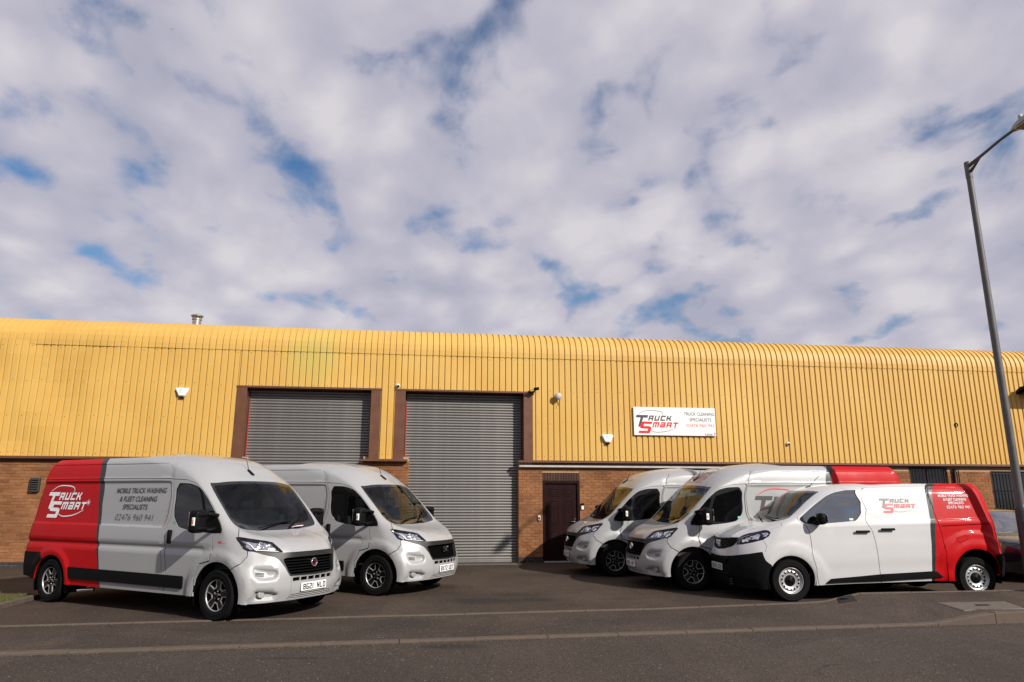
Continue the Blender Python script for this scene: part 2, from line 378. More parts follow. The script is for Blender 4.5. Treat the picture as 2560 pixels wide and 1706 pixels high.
class Panels:
    def __init__(s, skin, us, h=.05):
        s.S = skin; s.us = us; s.h = h; s.cons = []; s.gaps = []
    def side(s, pts): return np.array([s.S.inv(x=a, z=b, u0=s.us - .25, u1=s.S.um - .9) for a, b in pts])
    def front(s, pts): return np.array([s.S.inv(y=a, z=b, u1=s.us + .35) for a, b in pts])
    def near(s, pts): return np.array([s.S.inv(*p, u1=s.us + .5) for p in pts])
    def con(s, p, closed=True): s.cons.append(s.clip(resample(p, closed, .035)) if 1 else 0); s.cons[-1] = (s.cons[-1], closed); return p
    def clip(s, p): return np.stack([np.clip(p[:, 0], 0, s.S.um), np.clip(p[:, 1], 0, s.S.vm)], 1)
    def gap(s, p, w=.004, closed=False):
        q = resample(p, closed, .035); s.gaps.append((q, w, closed))
        for d in (-w, w): s.cons.append((s.clip(offset(q, d, closed)), closed))
        return p
    def triangulate(s):
        S, h = s.S, s.h; pts = []; edges = []
        def add(q, closed):
            b = len(pts); pts.extend([Vector((float(a), float(c))) for a, c in q]); n = len(q)
            for i in range(n if closed else n - 1): edges.append((b + i, b + (i + 1) % n))
        add(resample([(0, 0), (S.um, 0), (S.um, S.vm), (0, S.vm)], True, h), True)
        for q, c in s.cons: add(q, c)
        cell = {}; A = np.array([(p.x, p.y) for p in pts])
        rad = h * .5
        for a, b in A: cell.setdefault((int(a / h), int(b / h)), []).append((a, b))
        nu, nv = int(S.um / h), int(S.vm / h)
        for j in range(1, nv):
            for i in range(1, nu):
                a, b = S.um * i / nu, S.vm * j / nv; ci, cj = int(a / h), int(b / h); ok = True
                for di in (-1, 0, 1):
                    for dj in (-1, 0, 1):
                        for c, d in cell.get((ci + di, cj + dj), ()):
                            if (c - a) ** 2 + (d - b) ** 2 < rad * rad: ok = False; break
                        if not ok: break
                    if not ok: break
                if ok: pts.append(Vector((a, b)))
        vo, eo, fo, _, _, _ = delaunay_2d_cdt(pts, edges, [], 0, 1e-6)
        s.uv = np.array([(p.x, p.y) for p in vo]); s.tri = np.array([f for f in fo if len(f) == 3])
        s.cen = s.uv[s.tri].mean(1)
        # all panels face outwards
        a, b, c = s.uv[s.tri[:, 0]], s.uv[s.tri[:, 1]], s.uv[s.tri[:, 2]]
        cr = (b[:, 0] - a[:, 0]) * (c[:, 1] - a[:, 1]) - (b[:, 1] - a[:, 1]) * (c[:, 0] - a[:, 0])
        s.tri[cr < 0] = s.tri[cr < 0][:, ::-1]
        s.free = np.ones(len(s.tri), bool)
        for q, w, c in s.gaps: s.free &= pdist(s.cen, q, c) > w * .98
        s.base = S.ev(s.uv[:, 0], s.uv[:, 1]); s.nor = S.nr(s.uv[:, 0], s.uv[:, 1])
        s.taken = ~s.free
    def take(s, poly, keep=False):
        m = pip(s.cen, poly) & ~s.taken if not keep else pip(s.cen, poly)
        if not keep: s.taken |= m
        return m
    def mesh(s, name, mask, mats, mode='both', off=0, thick=.012, slots=None, relief=True):
        """mode: both = joined mirrored halves, +1 / -1 = one side only"""
        T = s.tri[mask]
        if slots is None: sl = np.zeros(len(T), int)
        else: sl = slots(s)[mask]
        used, inv = np.unique(T, return_inverse=True); T = inv.reshape(T.shape)
        o = (s.disp[used] if relief else 0) + (off(s.uv[used], s.base[used]) if callable(off) else off)
        Pn = s.base[used] + s.nor[used] * (o[:, None] if isinstance(o, np.ndarray) else o)
        Pn = Pn.copy(); z0 = s.uv[used][:, 0] < 1e-6; Pn[z0, 1] = 0
        bm = bmesh.new(); sides = (1, -1) if mode == 'both' else (mode,)
        for sg in sides:
            vv = [bm.verts.new((p[0], p[1] * sg, p[2])) for p in Pn]
            for t, k in zip(T, sl):
                q = [vv[i] for i in t]
                if sg < 0: q = q[::-1]
                f = bm.faces.new(q); f.material_index = int(k); f.smooth = True
        if mode == 'both': bmesh.ops.remove_doubles(bm, verts=[v for v in bm.verts if abs(v.co.y) < 1e-4], dist=2e-4)
        bm.normal_update()
        if thick:
            be = [e for e in bm.edges if len(e.link_faces) == 1]
            nn = {v: v.normal.copy() for e in be for v in e.verts}
            r = bmesh.ops.extrude_edge_only(bm, edges=be)
            nv = [g for g in r['geom'] if isinstance(g, bmesh.types.BMVert)]
            src = {}
            for f in [g for g in r['geom'] if isinstance(g, bmesh.types.BMFace)]:
                f.smooth = False
                lf = [q for e in f.edges for q in e.link_faces if q is not f and len(e.link_faces) == 2 and q.smooth]
                if lf: f.material_index = lf[0].material_index
                for e in f.edges:
                    e.smooth = False
                    a, b = e.verts
                    if a in nn and b not in nn: src[b] = a
                    elif b in nn and a not in nn: src[a] = b
            for v in nv:
                if v in src: v.co = src[v].co - nn[src[v]] * thick
        me = bpy.data.meshes.new(name); bm.to_mesh(me); bm.free()
        for m in (mats if isinstance(mats, (list, tuple)) else [mats]): me.materials.append(m)
        return me
def roof_mesh(name, S, mats, split, crown=.02, ribs=(), seg=8, drop=.004):
    """closes the top of a skin"""
    us = list(np.arange(0, S.um + .02, .06).clip(0, S.um)); E = [S.ev(u, S.vm) for u in us]
    for xs in split:                                   # rows exactly on the livery edges
        k = [i for i in range(len(E) - 1) if E[i][0] > xs >= E[i + 1][0]]
        if k:
            i = k[0]; t = (E[i][0] - xs) / (E[i][0] - E[i + 1][0]); E.insert(i + 1, E[i] * (1 - t) + E[i + 1] * t)
    bm = bmesh.new(); rows = []
    for p in E:
        rows.append([bm.verts.new((p[0], p[1] * q, p[2] - drop + crown * (1 - q * q) * min(1, p[1] / .4) + sum(.008 * math.exp(-((abs(q) - c) / .03) ** 2) for c in ribs) * (1 if p[1] > .5 else 0))) for q in [k / seg for k in range(-seg, seg + 1)]])
    for a, b in zip(rows, rows[1:]):
        xm = (a[0].co.x + b[0].co.x) / 2; k = sum(1 for xs in split if xm < xs)
        for i in range(2 * seg):
            try: f = bm.faces.new([a[i], b[i], b[i + 1], a[i + 1]]); f.material_index = k; f.smooth = True
            except ValueError: pass
    bmesh.ops.remove_doubles(bm, verts=bm.verts, dist=1e-4)
    bmesh.ops.recalc_face_normals(bm, faces=bm.faces)
    me = bpy.data.meshes.new(name); bm.to_mesh(me); bm.free()
    for m in mats: me.materials.append(m)
    return me

# ------------------------------------------------------------------ lettering
def text_polys(s, size, shear=0, xs=1, bold=0, spacing=1, align='LEFT'):
    cu = bpy.data.curves.new('t', 'FONT'); cu.body = s; cu.size = 1; cu.shear = shear; cu.offset = bold; cu.space_character = spacing; cu.resolution_u = 3; cu.fill_mode = 'FRONT'
    ob = bpy.data.objects.new('t', cu); COL.objects.link(ob); bpy.context.view_layer.update()
    dg = bpy.context.evaluated_depsgraph_get(); me = bpy.data.meshes.new_from_object(ob.evaluated_get(dg))
    V = np.array([v.co[:2] for v in me.vertices]); F = [list(p.vertices) for p in me.polygons]
    bpy.data.objects.remove(ob); bpy.data.curves.remove(cu); bpy.data.meshes.remove(me)
    x0, x1 = V[:, 0].min(), V[:, 0].max(); y0 = 0.0; y1 = .695          # caps height of the built-in face
    V = np.stack([(V[:, 0] - x0), V[:, 1]], 1) * (size / y1); V[:, 0] *= xs
    w = V[:, 0].max()
    if align == 'CENTER': V[:, 0] -= w / 2
    if align == 'RIGHT': V[:, 0] -= w
    return V, F
def fit_text(s, width, height, shear=0, bold=0, cx=None, x0=None, y=0):
    V, F = text_polys(s, height, shear, 1, bold); w = V[:, 0].max(); V = V.copy(); V[:, 0] *= width / w
    V[:, 0] += (cx - width / 2) if cx is not None else x0; V[:, 1] += y
    return V, F
def place_polys(name, items, mapf, parent=None, kind=None):
    """items: (verts2d, faces, material); mapf(x, y, layer) -> 3-D"""
    bm = bmesh.new(); mats = []
    for li, (Vt, Ft, m) in enumerate(items):
        if m not in mats: mats.append(m)
        vv = [bm.verts.new(mapf(float(a), float(b), li)) for a, b in Vt]
        for f in Ft:
            try: q = bm.faces.new([vv[i] for i in f]); q.material_index = mats.index(m)
            except ValueError: pass
    me = bpy.data.meshes.new(name); bm.to_mesh(me); bm.free()
    for m in mats: me.materials.append(m)
    return mk(name, me, parent) if parent is not None else me
def strokes(segs, t, ox, oy, w, h, shear):
    """letter strokes on a unit cell -> quads"""
    V = []; F = []
    for (a, b), (c, d) in segs:
        p = np.array([a * (w - t) + t / 2, b * (h - t) + t / 2]); q = np.array([c * (w - t) + t / 2, d * (h - t) + t / 2])
        dr = (q - p) / np.linalg.norm(q - p); nn = np.array([-dr[1], dr[0]]) * t / 2; p = p - dr * t / 2; q = q + dr * t / 2
        k = len(V); V += [p - nn, q - nn, q + nn, p + nn]; F.append([k, k + 1, k + 2, k + 3])
    V = np.array(V); V[:, 0] += V[:, 1] * shear + ox; V[:, 1] += oy
    return V, F
GL = {'R': [((0, 0), (0, 1)), ((0, 1), (1, 1)), ((1, 1), (1, .42)), ((0, .42), (1, .42)), ((.9, .42), (1, 0))],
      'U': [((0, 1), (0, 0)), ((0, 0), (1, 0)), ((1, 0), (1, 1))], 'C': [((1, 1), (0, 1)), ((0, 1), (0, 0)), ((0, 0), (1, 0))],
      'K': [((0, 0), (0, 1)), ((0, .5), (.65, .5)), ((.65, .5), (.9, 1)), ((.65, .5), (1, 0))],
      'M': [((0, 0), (0, 1)), ((0, 1), (1, 1)), ((1, 1), (1, 0)), ((.5, 1), (.5, 0))],
      'A': [((0, 1), (1, 1)), ((1, 1), (1, 0)), ((1, 0), (0, 0)), ((0, 0), (0, .48)), ((0, .48), (1, .48))],
      'T': [((0, 1), (1, 1)), ((.5, 1), (.5, 0))]}
def logo_items(m1, m2, ma, star=None):
    """the two-line emblem; width 1 = left edge of the big first letter to the end of the second line, origin at its top left"""
    k = 1 / 1115.; X = lambda x: (x - 165) * k; Y = lambda y: (278 - y) * k
    P = lambda pts: (np.array([(X(a), Y(b)) for a, b in pts]), [list(range(len(pts)))])
    it = []
    def arc(pts, w0, w1):
        p = np.array([(X(a), Y(b)) for a, b in pts]); 
        for _ in range(3): p = np.concatenate([[p[0]], np.stack([p[:-1] * .75 + p[1:] * .25, p[:-1] * .25 + p[1:] * .75], 1).reshape(-1, 2), [p[-1]]])
        n = len(p); ww = np.array([(w0 + (w1 - w0) * math.sin(math.pi * i / (n - 1))) * k for i in range(n)])[:, None]
        t = np.gradient(p, axis=0); t /= np.linalg.norm(t, axis=1, keepdims=True); nn = np.stack([-t[:, 1], t[:, 0]], 1)
        V = np.concatenate([p - nn * ww, p + nn * ww]); return V, [[i, i + 1, n + i + 1, n + i] for i in range(n - 1)]
    it.append((*arc([(215, 262), (400, 165), (620, 165), (800, 185), (850, 230), (845, 285)], 3, 9), ma))
    it.append((*arc([(520, 640), (600, 690), (760, 692), (960, 665), (1180, 580)], 3, 9), ma))
    it.append((*P([(185, 278), (478, 280), (455, 345), (352, 343), (264, 565), (214, 563), (282, 341), (163, 340)]), m1))
    S_ = [(325, 437), (577, 440), (556, 497), (368, 494), (346, 546), (496, 549), (536, 568), (540, 605), (502, 706), (482, 721), (213, 718), (234, 660), (442, 661), (464, 612), (302, 606), (265, 590), (262, 560), (300, 452)]
    it.append((*P(S_), m2))
    sh = .33
    def word(s, x0, yb, w, h, gap_, t, m):
        for c in s:
            V, F = strokes(GL[c], t, 0, 0, w * (1.22 if c == 'M' else 1), h, sh); V = V * k + np.array([X(x0), Y(yb)])
            for i, f in enumerate(F): it.append((V[f], [[0, 1, 2, 3]], m))
            x0 += w * (1.22 if c == 'M' else 1) + gap_
    word('RUCK', 466, 414, 118, 126, 34, 32, m1)
    word('MART', 566, 574, 124, 126, 36, 32, m2)
    if star:
        for i in range(8):
            a = math.pi * i / 8 + .2; r = 70 if i % 2 == 0 else 40; c = np.array([X(1275), Y(455)]); d = np.array([math.cos(a), math.sin(a)]) * r * k; n_ = np.array([-d[1], d[0]]) * .07
            it.append((np.array([c - d, c + n_, c + d, c - n_]), [[0, 1, 2, 3]], star))
    return it
# ------------------------------------------------------------------ wheels
def rot_y_out(side): return Matrix.Rotation(R(-90) * side, 4, 'X')       # local Z -> +-Y
def tyre_mesh(r, rim, w):
    b = MB(); h = w / 2
    prof = [(rim - .005, -h * .8), (rim + .02, -h * .95), (rim + (r - rim) * .5, -h * 1.02), (r - .022, -h * .93), (r - .006, -h * .78)]
    for k in range(5):                                   # tread ribs and grooves
        a = -h * .78 + k * (1.56 * h / 5); prof += [(r, a + .006), (r, a + 1.56 * h / 5 - .012), (r - .008, a + 1.56 * h / 5 - .010), (r - .008, a + 1.56 * h / 5 - .002)]
    prof += [(r - .006, h * .78), (r - .022, h * .93), (r - .035, h * .97), (r - .037, h * .955), (rim + (r - rim) * .5, h * 1.02), (rim + .028, h * 1.0), (rim + .022, h * .97), (rim - .005, h * .86), (rim - .012, h * .7)]
    b.lathe(prof, rot_y_out(1), 56)
    return b.mesh('tyre', M['rubber'])
def alloy_mesh(rim):
    b = MB(); T = rot_y_out(1); s = rim / .218
    b.lathe([(.0, .045), (.06, .045), (.07, .05), (.09, .045), (.15 * s, .05), (.195 * s, .062), (.203 * s, .075)], T, 48)
    b.mi = 2; b.lathe([(.203 * s, .068), (.203 * s, .089), (.216 * s, .091), (.219 * s, .078)], T, 56)   # turned edge
    def quad(pts, z0=.052, z1=.074):
        A = [T @ Vector((x, y, z0)) for x, y in pts]; B = [T @ Vector((x, y, z1)) for x, y in pts]
        b.poly(B)
        for i in range(len(pts)): b.poly([A[i], A[(i + 1) % len(pts)], B[(i + 1) % len(pts)], B[i]])
    for k in range(5):
        a0 = 2 * math.pi * k / 5 + R(90)
        pl = lambda r_, a: (r_ * s * math.cos(a0 + a), r_ * s * math.sin(a0 + a))
        b.mi = 1
        spoke = lambda u, v_: pl(u, v_)
        # broad black spoke either side of a gap, machined U round each window
        b.mi = 2
        for sg in (-1, 1):
            q = [pl(.098, sg * R(11.5)), pl(.098, sg * R(16.5)), pl(.150, sg * R(20.5)), pl(.207, sg * R(23.5)), pl(.207, sg * R(20.6)), pl(.150, sg * R(17.2))]
            quad(q if sg > 0 else q[::-1])
        q = [pl(.098, R(-12)), pl(.112, R(-10)), pl(.112, R(10)), pl(.098, R(12))]; quad(q[::-1])
        b.mi = 1
        for sg in (-1, 1):
            q = [pl(.07, sg * R(16)), pl(.07, sg * R(36)), pl(.203, sg * R(36)), pl(.203, sg * R(23.8)), pl(.150, sg * R(20.8)), pl(.098, sg * R(17))]
            quad(q if sg > 0 else q[::-1], .045, .071)
        b.mi = 2
        m_ = Matrix.Translation(T @ Vector((*pl(.056, R(36)), .05))) @ T; b.lathe([(.011, 0), (.011, .022), (0, .024)], m_, 6, smooth=False)
    b.mi = 0; b.lathe([(.16 * s, .02), (.16 * s, .0)], T, 8)
    b.mi = 3; b.lathe([(.036, .05), (.036, .078), (.03, .084), (0, .086)], T, 24)
    bmesh.ops.recalc_face_normals(b.bm, faces=b.bm.faces)
    return b.mesh('rim', [M['dark'], M['alloy_black'], M['alloy'], simple('hub cap', (.018, .006, .007), .3)])
def steel_mesh(rim):
    """pressed steel wheel: a disc with a ring of real holes"""
    nh = 15; pts = []; ed = []
    def ring(r, n, ph=0, c=(0, 0)):
        k = len(pts); pts.extend([Vector((c[0] + r * math.cos(2 * math.pi * i / n + ph), c[1] + r * math.sin(2 * math.pi * i / n + ph))) for i in range(n)]); ed.extend([(k + i, k + (i + 1) % n) for i in range(n)])
    for r in (rim * .98, rim * .90, rim * .84, rim * .58, rim * .5, rim * .42): ring(r, 60)
    ho = [(rim * .71 * math.cos(2 * math.pi * i / nh), rim * .71 * math.sin(2 * math.pi * i / nh)) for i in range(nh)]
    for c in ho: ring(rim * .084, 12, 0, c)
    vo, _, fo, _, _, _ = delaunay_2d_cdt(pts, ed, [], 0, 1e-6)
    pr = [(0, .045), (.42, .05), (.5, .045), (.58, .055), (.71, .068), (.82, .064), (.86, .045), (.92, .05), (.98, .075)]
    def zz(r): return np.interp(r / rim, [a for a, _ in pr], [z for _, z in pr])
    b = MB(); T = rot_y_out(1); vv = [b.bm.verts.new(T @ Vector((p.x, p.y, float(zz(p.length))))) for p in vo]
    for f in fo:
        c = sum((vo[i] for i in f), Vector((0, 0))) / len(f)
        if any((c.x - h[0]) ** 2 + (c.y - h[1]) ** 2 < (rim * .084) ** 2 for h in ho): continue
        q = b.bm.faces.new([vv[i] for i in f]); q.smooth = True
    bmesh.ops.recalc_face_normals(b.bm, faces=b.bm.faces)
    b.lathe([(rim * .97, .06), (rim * 1.0, .094), (rim * 1.035, .094), (rim * 1.05, .08)], T, 56)
    b.mi = 1; b.lathe([(rim * .99, .02), (.02, .015)], T, 24)
    b.mi = 2; b.lathe([(rim * .44, .045), (rim * .43, .062), (rim * .36, .07), (rim * .2, .066), (rim * .17, .076), (0, .078)], T, 36)
    for i in range(5):
        a = 2 * math.pi * i / 5; b.lathe([(.012, .05), (.012, .078), (0, .08)], Matrix.Translation(T @ Vector((rim * .3 * math.cos(a), rim * .3 * math.sin(a), 0))) @ T, 8)
    return b.mesh('rim', [M['steel_white'], M['dark'], M['plastic']])
def hub_mesh(rim):
    b = MB(); b.lathe([(rim * .9, -.06), (rim * .9, -.02), (0, -.02)], rot_y_out(1), 32); return b.mesh('wheel', M['dark'])
def mirror_x(p): return (p[0], -p[1], p[2])

class Kit:
    """list of part specs shared by all vans of one kind"""
    def __init__(s): s.parts = []
    def add(s, name, me, parent=None, loc=(0, 0, 0), rot=(0, 0, 0), scale=(1, 1, 1), key=None):
        s.parts.append(dict(name=name, me=me, parent=parent, loc=loc, rot=rot, scale=scale, key=key)); return len(s.parts) - 1
    def stamp(s, root, swap=None, skip=()):
        obs = {}
        for i, p in enumerate(s.parts):
            if p['key'] in skip or (p['parent'] is not None and p['parent'] not in obs): continue
            o = mk(p['name'], p['me'], root if p['parent'] is None else obs[p['parent']], p['loc'], p['rot'], p['scale'])
            if swap:
                for k, sl in enumerate(o.material_slots):
                    new = swap.get(sl.material.name) if sl.material else None
                    if new: sl.link = 'OBJECT'; sl.material = new
            obs[i] = o
        return obs
def add_wheels(kit, wb, R_, w, rim, yout, rimmesh, front_dy=0):
    ty = tyre_mesh(R_, rim, w); hb = hub_mesh(rim)
    for x in (0, -wb):
        for sg in (1, -1):
            i = kit.add('wheel', hb, None, (x, sg * (yout - w / 2), R_), (0, random.uniform(0, 6) if False else 0, 0 if sg > 0 else math.pi))
            kit.add('tyre', ty, i, rot=(0, random.uniform(0, 6), 0)); kit.add('rim', rimmesh, i, rot=(0, random.uniform(0, 1.2), 0))
def arch_liner(cx, cz, r, y0, y1, sgn):
    b = MB(); n = 20; A = []
    for i in range(n + 1):
        a = math.pi * (-.12 + 1.24 * i / n); A.append((cx + r * math.cos(a), cz + r * math.sin(a)))
    for sg in (sgn,):
        va = [b.bm.verts.new((x, y1 * sg, z)) for x, z in A]; vb = [b.bm.verts.new((x, y0 * sg, z)) for x, z in A]
        for i in range(n): b.bm.faces.new([va[i], va[i + 1], vb[i + 1], vb[i]])
        b.bm.faces.new(vb)
    return b
def rounded(name, boxes, mats, bev=.02):
    b = MB()
    for bx in boxes:
        mi, lo, hi = bx[:3]; b.mi = mi; b.box(lo, hi, bx[3] if len(bx) > 3 else bev)
    return b.mesh(name, mats)
def steering_mesh():
    b = MB(); r = .19
    b.tube([(r * math.cos(2 * math.pi * i / 24), r * math.sin(2 * math.pi * i / 24), 0) for i in range(25)], .014, 8, False)
    for a in (R(90), R(210), R(330)): b.tube([(0, 0, -.02), (r * math.cos(a), r * math.sin(a), 0)], .014, 6)
    b.lathe([(.06, -.03), (.06, .0), (.04, .012), (0, .014)], None, 20)
    return b.mesh('steering_wheel', M['interior'])
def seat_mesh(w):
    b = MB(); b.box((-.62, -w / 2, .72), (-.12, w / 2, .88), .05)
    b.xbox(Matrix.Translation((-.70, 0, 1.16)) @ Matrix.Rotation(R(-12), 4, 'Y'), (.14, w, .68), .05)
    b.box((-.55, -w / 2 + .05, .5), (-.15, w / 2 - .05, .73)); return b.mesh('seat', M['seat'])
def headrest_mesh(w):
    b = MB(); b.xbox(Matrix.Translation((-.79, 0, 1.60)) @ Matrix.Rotation(R(-10), 4, 'Y'), (.09, w, .2), .04)
    for y in (-.06, .06): b.tube([(-.77, y, 1.46), (-.78, y, 1.54)], .008, 6)
    return b.mesh('headrest', M['seat'])
_b = [((0, 0), (0, 1)), ((0, 1), (.85, 1)), ((.85, 1), (1, .9)), ((1, .9), (1, .62)), ((0, .52), (.9, .52)), ((1, .42), (1, .1)), ((0, 0), (.85, 0)), ((.85, 0), (1, .1)), ((.9, .52), (1, .62))]
PL = {'B': _b, 'G': [((1, 1), (0, 1)), ((0, 1), (0, 0)), ((0, 0), (1, 0)), ((1, 0), (1, .45)), ((1, .45), (.55, .45))], '2': [((0, 1), (1, 1)), ((1, 1), (1, .55)), ((1, .55), (0, .35)), ((0, .35), (0, 0)), ((0, 0), (1, 0))],
      '1': [((.5, 0), (.5, 1))], 'I': [((.5, 0), (.5, 1))], 'N': [((0, 0), (0, 1)), ((0, 1), (1, 0)), ((1, 0), (1, 1))], 'L': [((0, 1), (0, 0)), ((0, 0), (1, 0))], 'D': [((0, 0), (0, 1)), ((0, 1), (.8, 1)), ((.8, 1), (1, .85)), ((1, .85), (1, .15)), ((1, .15), (.8, 0)), ((.8, 0), (0, 0))],
      'X': [((0, 0), (1, 1)), ((0, 1), (1, 0))], '7': [((0, 1), (1, 1)), ((1, 1), (.35, 0))], 'U': [((0, 1), (0, 0)), ((0, 0), (1, 0)), ((1, 0), (1, 1))], 'T': [((0, 1), (1, 1)), ((.5, 1), (.5, 0))], 'A': [((0, 0), (.5, 1)), ((.5, 1), (1, 0)), ((.2, .32), (.8, .32))],
      'K': [((0, 0), (0, 1)), ((0, .42), (1, 1)), ((.35, .58), (1, 0))], 'F': [((0, 0), (0, 1)), ((0, 1), (1, 1)), ((0, .52), (.8, .52))], 'C': [((1, 1), (0, 1)), ((0, 1), (0, 0)), ((0, 0), (1, 0))], '3': [((0, 1), (1, 1)), ((1, 1), (1, 0)), ((1, 0), (0, 0)), ((.3, .52), (1, .52))],
      'O': [((0, 0), (0, 1)), ((0, 1), (1, 1)), ((1, 1), (1, 0)), ((1, 0), (0, 0))], 'V': [((0, 1), (.5, 0)), ((.5, 0), (1, 1))], 'J': [((1, 1), (1, 0)), ((1, 0), (0, 0)), ((0, 0), (0, .3))], 'Y': [((0, 1), (.5, .5)), ((1, 1), (.5, .5)), ((.5, .5), (.5, 0))]}
def number_plate(text, parent, M4, dirty=False):
    b = MB(); b.box((-.26, -.004, -.056), (.26, .004, .056), .003); pl = b.build('number_plate', M['plate'], parent)
    pl.matrix_local = M4
    a, c = text.split(' ')
    for half, x0 in ((a, -.222), (c, .062)):
        it = []
        for ch in half:
            w = .020 if ch in '1I' else .050
            V, F = strokes(PL[ch], .0145, x0, -.0395, w, .079, 0)
            for f in F: it.append((V[f], [[0, 1, 2, 3]], M['ink']))
            x0 += w + .0125
        place_polys('lettering', it, lambda x, y, l: (x, -.0056 - l * .00008, y), pl)
    return pl

# ------------------------------------------------------------------ large panel van
def build_ducato():
    rows, vk, uk = ducato_net(); S = Skin(rows, vk, uk); P = Panels(S, 1.25)
    K = Kit()
    vz = lambda z, x=-2: P.side([(x, z)])[0][1]
    # outlines
    ws = fillet(P.front([(-.0, 1.942), (.35, 1.938), (.556, 1.927), (.815, 1.905), (.84, 1.79), (.85, 1.52), (.847, 1.383), (.82, 1.295), (.76, 1.25), (.60, 1.222), (.35, 1.205), (0, 1.20)]), .04)
    ws = np.concatenate([[(0, ws[:6, 1].max())], ws[5:-5], [(0, P.front([(0, 1.2)])[0][1])]])
    frit = P.front([(0, 1.905), (.55, 1.888), (.775, 1.868), (.795, 1.78), (.803, 1.52), (.79, 1.40), (.755, 1.345), (.62, 1.305), (.40, 1.285), (0, 1.275)])
    win = fillet(P.side([(-1.055, 1.905), (-.80, 1.895), (-.60, 1.842), (-.382, 1.679), (-.177, 1.47), (-.017, 1.275), (.0, 1.20), (-.138, 1.183), (-.45, 1.195), (-.693, 1.219), (-.93, 1.262), (-1.065, 1.40), (-1.085, 1.515), (-1.11, 1.80)]), .06)
    wfr = inset(win, .022)
    dv = P.side([(-.655, 1.9), (-.57, 1.10), (-.615, 1.10), (-.70, 1.9)])
    sail = P.side([(-.02, 1.36), (.02, 1.15), (-.5, 1.15), (-.44, 1.27), (-.2, 1.36)])
    ax, az, ar = .0, .345, .455; bx, bz, br = -3.92, .33, .425
    circ = lambda cx, cz, r, n=44: P.side([(cx + r * math.cos(t), max(.20, cz + r * math.sin(t))) for t in np.linspace(-.25 * math.pi, 1.25 * math.pi, n)])
    def arch(cx, cz, r):
        q = circ(cx, cz, r); return np.concatenate([[(q[0][0], -.2)], q, [(q[-1][0], -.2)]])
    af, ab = arch(ax, az, ar), arch(bx, bz, br)
    HL = [(.236, .93, 1.136), (.27, .91, 1.142), (.427, .78, 1.112), (.545, .651, 1.084), (.60, .581, 1.062), (.671, .545, .998), (.719, .514, .95), (.746, .497, .918), (.663, .621, .925), (.581, .719, .937), (.487, .831, .943), (.44, .882, .947), (.378, .915, .982), (.326, .925, 1.046), (.269, .935, 1.1)]
    hl = P.near(HL)
    bandlow = [(.487, .831, .943), (.591, .73, .90), (.686, .629, .866), (.731, .575, .832), (.765, .545, .791), (.805, .505, .721), (.83, .482, .66), (.845, .455, .612)]
    lip = [(0, .918), (.20, .918), (.359, .917), (.49, .914)]
    band = np.concatenate([P.front(lip), P.near([HL[8], HL[9], HL[10]]), P.near(bandlow[1:]), P.front([(.44, .597), (.2, .592), (0, .590)])])
    gr = fillet(P.front([(0, .85), (.30, .85), (.477, .843), (.515, .828), (.487, .731), (.462, .65), (.43, .617), (.2, .612), (0, .610)]), .02)
    gr = np.concatenate([[P.front([(0, .85)])[0]], gr[5:-5], [P.front([(0, .61)])[0]]])
    bonnet = np.concatenate([P.front(lip), hl[7:3:-1], hl[3:0:-1], P.near([(.22, .868, 1.215), (.124, .80, 1.262)]), P.front([(.60, 1.222), (.35, 1.205), (0, 1.20)])])
    seam2 = P.near([(.44, .882, .947), (.462, .905, .875), (.414, .964, .78), (.28, 1.0, .70)])
    bumper = np.concatenate([P.front([(0, .59), (.2, .592), (.44, .597)]), P.near(bandlow[::-1]), seam2, P.side([(.26, .5), (.24, .25)]), [(P.side([(.24, .25)])[0][0], -.1), (0, -.1)]])
    door = np.concatenate([[(P.side([(-1.10, .33)])[0][0], -.1)], P.side([(-1.10, .33), (-1.165, 1.0), (-1.197, 1.28), (-1.215, 1.93)]), P.side([(-1.19, 1.965), (-.899, 1.95), (-.66, 1.887), (-.444, 1.75), (-.226, 1.543), (-.048, 1.336), (.0, 1.2), (-.156, 1.176), (-.123, .94), (-.164, .802), (-.348, .758), (-.449, .558), (-.468, .32)]), [(P.side([(-.468, .3)])[0][0], -.1)]])
    dgap = door[1:-1]
    slots = [fillet(P.front([(a, .575), (b_, .573), (b_, .523), (a, .525)]), .004) for a, b_ in ((.008, .125), (.143, .262), (.28, .40))]
    lg = P.front([(0, .352), (.40, .345), (.475, .27), (0, .268)])
    vents = [P.near([(.60, .865, z), (.685, .765 + (.66 - z) * .3, z - .004), (.685, .765 + (.66 - z) * .3, z - .016), (.60, .865, z - .012)]) for z in (.672, .652, .632)]
    intake = fillet(P.front([(.885, .745), (.75, .712), (.615, .692), (.60, .64), (.64, .578), (.80, .562), (.885, .59), (.905, .64)]), .04)
    fogd = fillet(P.front([(.885, .425), (.68, .405), (.585, .366), (.627, .292), (.87, .30)]), .03)
    tail = P.side([(-4.70, 1.62), (-4.785, .95), (-4.84, .95), (-4.80, 1.62)]); uc = P.side([(-4.74, 1.2)])[0][0]
    tail = np.array([(uc - .02, vz(1.62)), (uc - .02, vz(.93)), (uc + .16, vz(.93)), (uc + .16, vz(1.62))])
    inr = [(-4.60, 1.945), (-1.275, 1.925), (-1.30, 1.255), (-4.66, 1.265)]
    insI = P.side(inr); insO = inset(insI, -.012)
    upI = P.side([(-4.42, 2.235), (-1.34, 2.228), (-1.24, 2.0), (-4.50, 2.005)]); upO = inset(upI, -.014)
    u0, u1 = P.side([(-.30, 1.5)])[0][0], P.side([(-4.66, 1.2)])[0][0]
    st = lambda tab: P.side([(x, z) for z, x in tab])
    stL = st([(2.32, -3.165), (1.985, -3.044), (1.6, -2.955), (1.291, -2.877), (.96, -2.785), (.57, -2.67), (.33, -2.61)])
